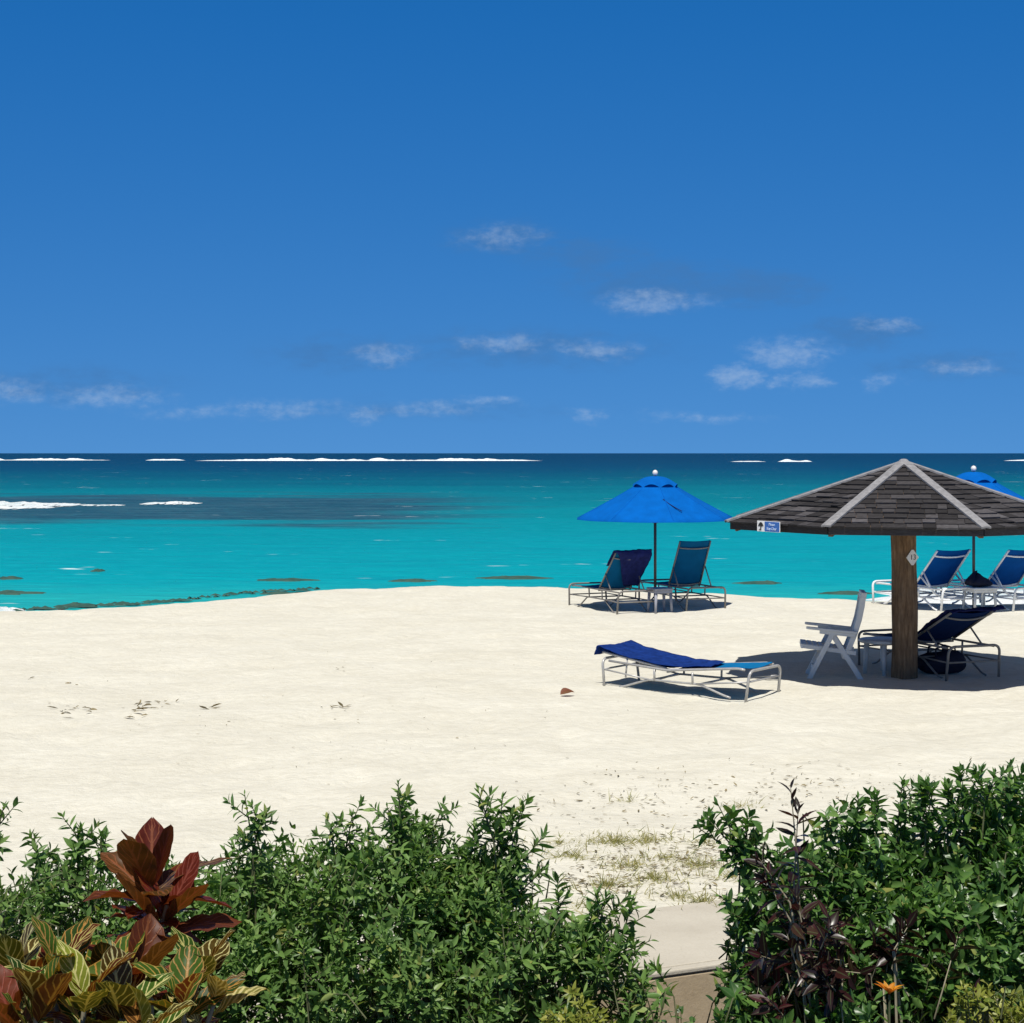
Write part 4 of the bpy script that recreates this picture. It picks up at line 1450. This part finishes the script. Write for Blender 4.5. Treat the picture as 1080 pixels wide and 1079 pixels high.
def shrub(label, prof, dc, dhalf, nshoot, seed, mat='leaf_green', Lr=(0.036, 0.064), Wr=(0.28, 0.40), nleaf=14, zbot=None, yaw=0.0,
          sprigs=(), name='shrub', group='green hedge shrubs', twigs=True, lens=(0.10, 0.20), bias=1.0, cat='shrub', stem='stem_green', up=0.75, nbranch=50, tmat=None):
    """prof: photo pixels (px, y) of the crown's top line, taken at distance dc"""
    g = np.random.default_rng(seed)
    pts = [at(px, y, dc) for px, y in prof]
    tx = np.array([p.x for p in pts])
    tz = np.array([p.z for p in pts])
    zb = -0.25 if zbot is None else zbot
    m_ = int(nshoot * 1.45)
    x = g.uniform(tx[0], tx[-1], m_)
    dv = g.uniform(-1, 1, m_)
    top = np.interp(x, tx, tz) - 0.03 + 0.06 * vnoise(x * 5.5 + seed, dv * 2.2, seed)
    dome = np.sqrt(np.clip(1 - 0.50 * dv ** 2, 0, 1))
    hgt = (top - zb) * dome
    f = 1 - g.uniform(0, 1, m_) ** (1.55 * bias) * 0.93
    z = zb + hgt * f
    # the crown bulges over its shaded foot, and its shoots gather in clumps
    bulge = np.clip((f - 0.38) / 0.42, 0, 1)
    yv = dc + dv * dhalf * (0.55 + 0.45 * bulge) + 0.34 * (1 - bulge) + (x - 0.5 * (tx[0] + tx[-1])) * yaw
    cl_ = vnoise(x * 5.2 + seed * 3, z * 6.0 + dv * 1.3, seed + 1) + 0.5 * vnoise(x * 11 + seed, z * 12 + dv * 2, seed + 2)
    keep = np.argsort(-(cl_ + g.uniform(0, 0.9, m_)))[:nshoot]
    g.shuffle(keep)
    x, dv, f, z, yv = x[keep], dv[keep], f[keep], z[keep], yv[keep]
    tips = np.stack([x, yv, z], -1)
    # growth direction: up, leaning outwards
    cx = 0.5 * (tx[0] + tx[-1])
    out = np.stack([(x - cx) / max(0.2, (tx[-1] - tx[0]) / 2) * 0.35, dv * 0.55 - (1 - f) * 0.5, np.full(nshoot, up)], -1)
    dirs = norm(out + g.normal(0, 0.42, (nshoot, 3)))
    ln = g.uniform(*lens, nshoot)
    o = empty(name, (cx, dc, -0.62))
    org = np.array([cx, dc, -0.62])
    tag(o, label, cat, group)
    tl, dl, ll = list(tips), list(dirs), list(ln)
    segs = []
    for (px, y, dd, lean, l_) in sprigs:
        p = np.array(at(px, y, dd))
        d = np.array((lean, -0.05, 1.0))
        d /= np.linalg.norm(d)
        tl.append(p)
        dl.append(d)
        ll.append(l_)
        b0 = p - d * l_
        segs.append(([Vector(p - org), Vector(p - d * l_ * .5 - org), Vector(b0 - org), Vector(b0 - np.array((lean * 0.1, 0, 0.35)) - org)], 0.0018, 0.005))
        for q_ in ((0.45, 0.75, 1.0, 1.3) if twigs else ()):           # side twigs
            sd2 = norm(np.array((g.normal(0, .7) + lean * .3, g.normal(0, .5), 0.75)))
            l2 = g.uniform(0.06, 0.12)
            p2 = p - d * l_ * q_ + sd2 * l2
            tl.append(p2)
            dl.append(sd2)
            ll.append(l2 * .9)
            segs.append(([Vector(p2 - org), Vector(p2 - sd2 * l2 * .5 - org), Vector(p2 - sd2 * l2 - org)], 0.0014, 0.0028))
    par = shoots_to_leaves(tl, dl, ll, nleaf, Lr, Wr, g)
    V, Fq, uvs = leaf_batch(*par, nl=5)
    np_mesh('foliage', V - org, Fq, mat, o, uvs)
    roots = [np.array((cx + g.uniform(-.35, .35) * (tx[-1] - tx[0]), dc + g.uniform(-.3, .3) * dhalf, -0.64)) for _ in range(max(3, nbranch // 10))]
    for i in range(min(nshoot, 700)):
        p, d, l_ = tips[i], dirs[i], ln[i]
        q = p - d * l_ * 1.1
        segs.append(([Vector(p - org), Vector(p - d * l_ * 0.5 - org), Vector(q - org), Vector(q - np.array((0, 0, 0.10)) + g.normal(0, .03, 3) - org)], 0.0015, 0.0035))
    for i in range(nbranch):
        j = g.integers(0, nshoot)
        q = tips[j] - dirs[j] * ln[j]
        rt_ = roots[g.integers(0, len(roots))]
        m1 = q * .65 + rt_ * .35 + g.normal(0, .05, 3)
        m2 = q * .3 + rt_ * .7 + g.normal(0, .05, 3)
        segs.append(([Vector(q - org), Vector(m1 - org), Vector(m2 - org), Vector(rt_ - org)], 0.004, 0.012))
    stems_mesh(segs, stem, o)
    return o


# left hedge, three shrubs side by side
shrub('green shrub at the far left edge behind the crotons', [(-70, 905), (-30, 892), (0, 905), (20, 895), (45, 888), (75, 885), (100, 888), (130, 900), (170, 915), (215, 905)], 6.35, 0.50, 950, 11,
      sprigs=[(4, 850, 6.2, 0.25, 0.16), (36, 880, 6.3, -0.1, 0.12), (85, 873, 6.4, 0.1, 0.10), (112, 882, 6.4, 0.2, 0.10)])
shrub('broad green shrub filling the left centre foreground', [(150, 915), (190, 900), (225, 890), (262, 880), (300, 887), (335, 880), (370, 872), (400, 860), (430, 852), (455, 866), (480, 880), (510, 890), (540, 905)], 6.65, 0.55, 2200, 12,
      sprigs=[(258, 838, 6.5, -0.15, 0.20), (420, 826, 6.6, -0.05, 0.22), (432, 833, 6.7, 0.25, 0.20), (408, 850, 6.6, -0.3, 0.16), (372, 858, 6.7, 0.2, 0.14), (345, 862, 6.6, -0.2, 0.14), (278, 858, 6.5, 0.3, 0.12), (468, 846, 6.7, 0.35, 0.18)])
shrub('open leggy green shrub reaching towards the concrete wall', [(440, 895), (475, 895), (500, 892), (540, 890), (560, 905), (575, 940), (600, 958), (640, 968), (672, 990), (692, 1020)], 6.75, 0.42, 520, 13,
      sprigs=[(505, 835, 6.6, -0.3, 0.20), (530, 842, 6.7, 0.1, 0.20), (552, 845, 6.7, 0.25, 0.22), (545, 872, 6.7, 0.6, 0.18), (570, 885, 6.7, 0.8, 0.18), (570, 920, 6.7, 1.0, 0.2), (600, 938, 6.7, 0.5, 0.2),
              (640, 945, 6.7, 0.4, 0.2), (662, 945, 6.7, 1.0, 0.26), (690, 960, 6.7, 1.6, 0.30), (686, 992, 6.7, 2.2, 0.26), (672, 1005, 6.7, 1.6, 0.2), (560, 958, 6.7, 0.3, 0.2), (620, 990, 6.6, 0.6, 0.2),
              (500, 872, 6.7, 0.1, .15), (520, 895, 6.7, .2, .2)], Lr=(0.05, 0.085), Wr=(0.24, 0.34))
# right hedge
shrub('glossy green shrub with a long outstretched branch right of the wall gap', [(768, 985), (785, 930), (800, 890), (830, 880), (860, 872), (900, 870), (930, 876)], 6.7, 0.40, 420, 14, mat='leaf_glossy', Lr=(0.044, 0.074), Wr=(0.34, 0.48),
      sprigs=[(745, 862, 6.6, -0.9, 0.22), (757, 848, 6.6, -0.5, 0.22), (790, 868, 6.6, 0.2, 0.16), (735, 872, 6.6, -1.4, 0.2), (770, 885, 6.6, -0.4, 0.2), (760, 945, 6.6, -1.0, 0.18), (775, 960, 6.6, -0.8, 0.2), (778, 1000, 6.6, -0.8, 0.2),
              (905, 842, 6.7, 0.0, 0.16), (880, 850, 6.7, 0.1, 0.14)])
shrub('dense glossy green shrub at the right edge', [(880, 890), (905, 872), (935, 872), (960, 860), (985, 854), (1010, 846), (1040, 838), (1075, 832), (1110, 834), (1160, 848)], 6.75, 0.6, 1700, 15, mat='leaf_glossy', Lr=(0.044, 0.074), Wr=(0.34, 0.48),
      sprigs=[(952, 824, 6.7, 0.1, 0.2), (978, 822, 6.7, 0.1, 0.2), (1000, 826, 6.7, 0.0, 0.18), (1012, 815, 6.7, -0.1, 0.18), (1036, 812, 6.8, 0.05, 0.2), (1066, 806, 6.7, 0.1, 0.2), (925, 838, 6.7, 0.0, 0.16), (1050, 815, 6.6, .3, .14), (985, 830, 6.6, .2, .14)])
shrub('low glossy shrub at the foot of the wall gap', [(755, 1075), (775, 1050), (800, 1030), (850, 1020), (900, 1030), (930, 1060)], 6.2, 0.3, 260, 16, mat='leaf_glossy', Lr=(0.05, 0.08), Wr=(0.36, 0.5), zbot=0.1)
# burgundy crotons inside the right hedge
shrub('burgundy leaved shrub with a tall spike in the right hedge', [(800, 960), (830, 930), (850, 905), (880, 935), (910, 950), (950, 945), (985, 965), (1030, 985)], 6.2, 0.28, 62, 17, mat='leaf_burgundy', Lr=(0.06, 0.11), Wr=(0.28, 0.42),
      name='burgundy_shrub', twigs=False, group='crotons in the right hedge', nleaf=12, zbot=0.15, stem='stem_pale', nbranch=24,
      sprigs=[(834, 832, 6.3, -0.1, 0.30), (842, 852, 6.3, 0.05, 0.30), (800, 905, 6.2, -0.7, 0.2), (806, 925, 6.2, -0.6, 0.2), (840, 945, 6.2, -0.2, 0.2), (830, 985, 6.1, -0.3, 0.2)])
shrub('yellow green small leaved shrub at the bottom right corner', [(1015, 1050), (1030, 1025), (1050, 1035), (1075, 1040), (1110, 1035)], 5.7, 0.16, 120, 18, mat='leaf_lime', Lr=(0.022, 0.042), Wr=(0.35, 0.5), name='lime_shrub', zbot=0.45, group='yellow green shrubs', nbranch=16, lens=(.05, .10))
shrub('yellow green small leaved shrub below the leggy bush left of the wall', [(570, 1075), (590, 1048), (606, 1036), (630, 1052), (655, 1076)], 6.1, 0.16, 110, 19, mat='leaf_lime', Lr=(0.025, 0.05), Wr=(0.28, 0.4), name='lime_shrub', zbot=0.3, group='yellow green shrubs', nbranch=16, lens=(.05, .10))


def croton(label, roset, seed, mat, Lr, Wr=(0.44, 0.60), nl=13, tall=0.0):
    """roset: list of (px, y, d, tilt_x, n_leaves) growing points"""
    g = np.random.default_rng(seed)
    c0 = at(roset[0][0], roset[0][1], roset[0][2])
    org = np.array([c0.x, c0.y, -0.62])
    o = empty('croton', tuple(org))
    tag(o, label, 'plant', 'crotons in the left foreground')
    Pb, D, N, L, Wd = [], [], [], [], []
    segs = []
    for (px, y, d, tl, nlv) in roset:
        p = np.array(at(px, y, d))
        axd = norm(np.array((tl, g.uniform(-.15, .1), 1.0)))
        u = norm(np.cross(axd, (0.2, 0.9, 0.1)))
        v = np.cross(axd, u)
        ph = g.uniform(0, 6.28)
        for i in range(nlv):
            q = i / max(1, nlv - 1)
            th = R(14 + 82 * q ** 0.85 + g.uniform(-8, 8))
            a = ph + i * 2.4 + g.uniform(-.2, .2)
            rad = u * math.cos(a) + v * math.sin(a)
            Pb.append(p - axd * (0.02 + 0.16 * q) + rad * 0.012)
            D.append(axd * math.cos(th) + rad * math.sin(th))
            N.append(axd * math.sin(th) - rad * math.cos(th) + g.normal(0, .16, 3))
            sz = g.uniform(*Lr) * (0.62 + 0.38 * math.sin(math.pi * min(1, 0.25 + q)))
            L.append(sz)
            Wd.append(sz * g.uniform(*Wr))
        b0 = p - axd * 0.22
        segs.append(([Vector(p - org), Vector(b0 - org), Vector(((b0 - org) * np.array((.6, .6, .5)))), Vector((0, 0, -0.02))], 0.007, 0.016))
    n = len(Pb)
    V, Fq, uvs = leaf_batch(np.array(Pb), np.array(D), np.array(N), np.array(L), np.array(Wd), g.uniform(-0.05, 0.55, n), g.uniform(-0.05, 0.50, n), nl=11, shape='obovate', nc=5)
    # gentle edge waves
    wv = 0.0055 * np.sin(uvs[:, 1] * 21 + np.repeat(g.uniform(0, 6, n), 55)) * (np.abs(uvs[:, 0] - .5) * 2)
    V[:, 2] += wv
    np_mesh('foliage', V - org, Fq, mat, o, uvs)
    stems_mesh(segs, 'stem_pale', o)
    return o


croton('tall dark red croton rising above the left hedge', [(160, 925, 5.55, 0.0, 19), (176, 955, 5.5, 0.25, 13)], 31, 'croton_red', (0.20, 0.27), Wr=(0.42, 0.54))
croton('gold veined croton at the bottom left corner', [(14, 1020, 5.2, -0.1, 15), (62, 1014, 5.1, 0.05, 15), (40, 1056, 4.9, 0.1, 14), (90, 1050, 4.95, .1, 13)], 32, 'croton_gold', (0.16, 0.22))
croton('gold veined croton right of the tall red one', [(210, 1022, 5.3, 0.15, 14), (190, 1046, 5.1, -0.1, 11)], 33, 'croton_gold', (0.17, 0.22))
croton('low yellow veined croton in the middle of the croton group', [(128, 1060, 5.0, 0.0, 13), (112, 1026, 5.25, 0.0, 12), (155, 1076, 4.9, 0.2, 11)], 34, 'croton_gold', (0.16, 0.22))
croton('rust red croton low at the bottom of the croton group', [(92, 1060, 5.05, -0.2, 12), (146, 1026, 5.25, 0.3, 12), (12, 1066, 4.95, -.2, 11)], 35, 'croton_red', (0.18, 0.24))

# one big pale leaf reaching right from the croton group: part of the right gold croton in the photo, a young croton here
croton('young croton with broad pale yellow leaves right of the croton group', [(228, 1052, 5.15, 0.35, 5)], 38, 'croton_pale', (0.15, 0.20), Wr=(0.42, 0.5))

# orange flower plant
p0 = at(938, 1062, 5.55)
org = np.array((p0.x, p0.y, -0.62))
fl = empty('flowering_plant', tuple(org))
tag(fl, 'small plant with one orange flower in the right hedge', 'plant')
g = np.random.default_rng(41)
n = 11
a = np.linspace(0, 2 * math.pi, n, endpoint=False) + g.uniform(-.2, .2, n)
D = np.stack([np.cos(a) * .9, np.sin(a) * .9, np.full(n, 1.1)], -1)
N = np.stack([-np.cos(a) * .5, -np.sin(a) * .5, np.full(n, 1.0)], -1)
pc_ = np.array(at(938, 1049, 5.55))
V, Fq, uvs = leaf_batch(np.tile(pc_, (n, 1)), D, N, g.uniform(.04, .058, n), g.uniform(.014, .020, n), g.uniform(.0, .4, n), g.uniform(.2, .6, n), nl=6)
np_mesh('flower', V - org, Fq, 'petal_orange', fl, uvs)
par = shoots_to_leaves([pc_ - np.array((0, -.02, .05)), np.array(at(955, 1066, 5.6)), np.array(at(915, 1068, 5.6))], [np.array((0, 0, 1.)), np.array((.3, 0, 1.)), np.array((-.3, 0, 1.))], [.2, .2, .2], 12, (0.05, 0.08), (0.3, 0.45), g)
V, Fq, uvs = leaf_batch(*par)
np_mesh('foliage', V - org, Fq, 'leaf_glossy', fl, uvs)
stems_mesh([([Vector(pc_ - org), Vector(pc_ - org) * 0.6, Vector((0, 0, -0.02))], .004, .008)], 'stem_green', fl)

# weeds at the foot of the wall
for i, (px, y, lab) in enumerate([(690, 1058, 'small green weed sprout in front of the wall, left of two'), (722, 1066, 'small green weed sprout in front of the wall, right of two')]):
    pw = np.array(at(px, y, 7.4))
    org = np.array((pw[0], pw[1], -0.62))
    wd = empty('weed', tuple(org))
    tag(wd, lab, 'plant', 'weeds in front of the wall')
    g = np.random.default_rng(50 + i)
    tips = [pw + g.normal(0, .03, 3) for _ in range(4)]
    par = shoots_to_leaves(tips, [np.array((g.uniform(-.5, .5), 0, 1.)) for _ in tips], [.15] * 4, 6, (0.04, 0.07), (0.35, 0.5), g)
    V, Fq, uvs = leaf_batch(*par)
    np_mesh('foliage', V - org, Fq, 'leaf_glossy', wd, uvs)
    stems_mesh([([Vector(tt_ - org), Vector((tt_ - org) * np.array((.7, .7, .5))), Vector((0, 0, -.02))], .002, .004) for tt_ in tips], 'stem_green', wd)

# ------------------------------------------------------------------ dune grass
GG = 'dry grass tufts on the sand behind the wall'
tufts = [(648, 888, .34, 190, 'largest dry grass tuft on the sand, nearest the shoreline side'), (683, 886, .20, 60, 'sparse grass tuft right of the largest tuft'),
         (742, 888, .26, 60, 'thin spiky grass tuft left of the outstretched branch'), (604, 906, .26, 70, 'wispy grass tuft beside the leggy bush'),
         (590, 888, .24, 40, 'faint grass wisp above the leggy bush'), (660, 915, .22, 80, 'low olive grass tuft in the middle of the patch'),
         (735, 912, .26, 130, 'dry grass tuft at the right of the patch'), (690, 928, .24, 120, 'dry grass tuft in the centre front of the patch'),
         (640, 935, .22, 90, 'low grass tuft at the left front of the patch'), (715, 945, .20, 60, 'low mat of grass at the right front of the patch'),
         (745, 952, .24, 110, 'dry grass tuft closest to the wall'), (620, 955, .20, 60, 'grass tuft half hidden by the leggy bush'),
         (780, 850, .16, 30, 'small grass sprig above the outstretched branch'), (665, 842, .14, 24, 'tiny grass sprig far up the sand'),
         (700, 905, .18, 60, 'small dry tuft between the larger tufts'), (770, 925, .2, 60, 'grass tuft behind the right hedge leaves')]
for i, (px, y, w, k, lab) in enumerate(tufts):
    p = P(px, y)
    k = int(k * 2.8)
    g = np.random.default_rng(70 + i)
    rad = np.abs(g.normal(0, w * .55, k))
    a = g.uniform(0, 2 * math.pi, k)
    bx_ = np.stack([np.cos(a) * rad * 1.3, np.sin(a) * rad * 0.8, np.zeros(k)], -1)
    gzv = sand_z(bx_[:, 0] + p.x, bx_[:, 1] + p.y)
    bx_[:, 2] = gzv - 0.01
    D = np.stack([g.normal(0, .75, k), g.normal(0, .55, k), g.uniform(0.05, 0.75, k)], -1)
    N = np.stack([g.normal(0, .5, k), g.normal(0, .5, k), np.ones(k)], -1)
    V, Fq, uvs = leaf_batch(bx_, D, N, g.uniform(.03, .13, k), g.uniform(.003, .009, k), g.uniform(0, .45, k), np.full(k, .2), nl=4, shape='blade')
    o = np_mesh('grass_tuft', V, Fq, 'grass_dry', None, uvs)
    o.location = (p.x, p.y, 0)
    tag(o, lab, 'grass', GG)

# ------------------------------------------------------------------ litter on the sand (beyond counting)
g = np.random.default_rng(90)
L_ = []


def scatter(px, y, sx_, sy_, k, s0, s1):
    for _ in range(k):
        qx = px + g.normal(0, sx_)
        qy = y + g.normal(0, sy_)
        if qy < 655: continue
        p = P(qx, qy)
        if p.y < wall_front(p.x) + WW + 0.05: continue
        L_.append((p.x, p.y, g.uniform(s0, s1)))


scatter(140, 752, 9, 4, 16, .06, .17)
scatter(170, 740, 6, 2, 7, .05, .12)
scatter(222, 746, 8, 1.5, 6, .05, .14)
scatter(75, 752, 14, 4, 14, .05, .12)
scatter(35, 714, 3, 1, 3, .05, .10)
scatter(75, 719, 4, 1, 3, .05, .12)
scatter(355, 747, 9, 1, 6, .05, .14)
scatter(365, 706, 12, 3, 5, .03, .07)
scatter(300, 740, 200, 50, 60, .012, .04)
scatter(700, 845, 60, 12, 150, .008, .05)
scatter(850, 830, 110, 12, 240, .008, .06)
scatter(1000, 825, 80, 10, 80, .008, .035)
scatter(680, 915, 55, 26, 420, .008, .05)
scatter(640, 930, 30, 10, 120, .01, .06)
scatter(735, 905, 25, 12, 120, .01, .06)
scatter(560, 850, 40, 10, 40, .012, .04)
scatter(500, 780, 200, 40, 40, .01, .03)
arr = np.array(L_)
k = len(arr)
zz = sand_z(arr[:, 0], arr[:, 1]) + 0.006
a = g.uniform(0, 2 * math.pi, k)
D = np.stack([np.cos(a), np.sin(a) * .5, g.uniform(-.05, .3, k)], -1)
N = np.stack([g.normal(0, .3, k), g.normal(0, .3, k), np.ones(k)], -1)
V, Fq, uvs = leaf_batch(np.stack([arr[:, 0], arr[:, 1], zz], -1), D, N, arr[:, 2], arr[:, 2] * g.uniform(.15, .4, k), g.uniform(-.2, .3, k), g.uniform(.1, .7, k), nl=4)
tag(np_mesh('plant_litter', V, Fq, 'litter', None, uvs), 'bits of dry leaves and twigs scattered over the sand', 'litter', kind='stuff')

# one large dead leaf left of the flat lounger
p = P(597, 736)
n = 2
V, Fq, uvs = leaf_batch(np.array([(p.x - .06, p.y, .02 + ground(p.x, p.y)), (p.x - .02, p.y + .03, .02 + ground(p.x, p.y))]), np.array([(1, .2, .45), (.8, .4, .5)]), np.array([(-.3, -.6, 1), (-.4, -.3, 1)]),
                        np.array([.15, .12]), np.array([.11, .09]), np.array([.3, .5]), np.array([.5, .4]), nl=8)
tag(np_mesh('dead_leaf', V, Fq, 'dead_leaf', None, uvs), 'curled reddish brown dead leaf on the sand left of the flat lounger', 'leaf')
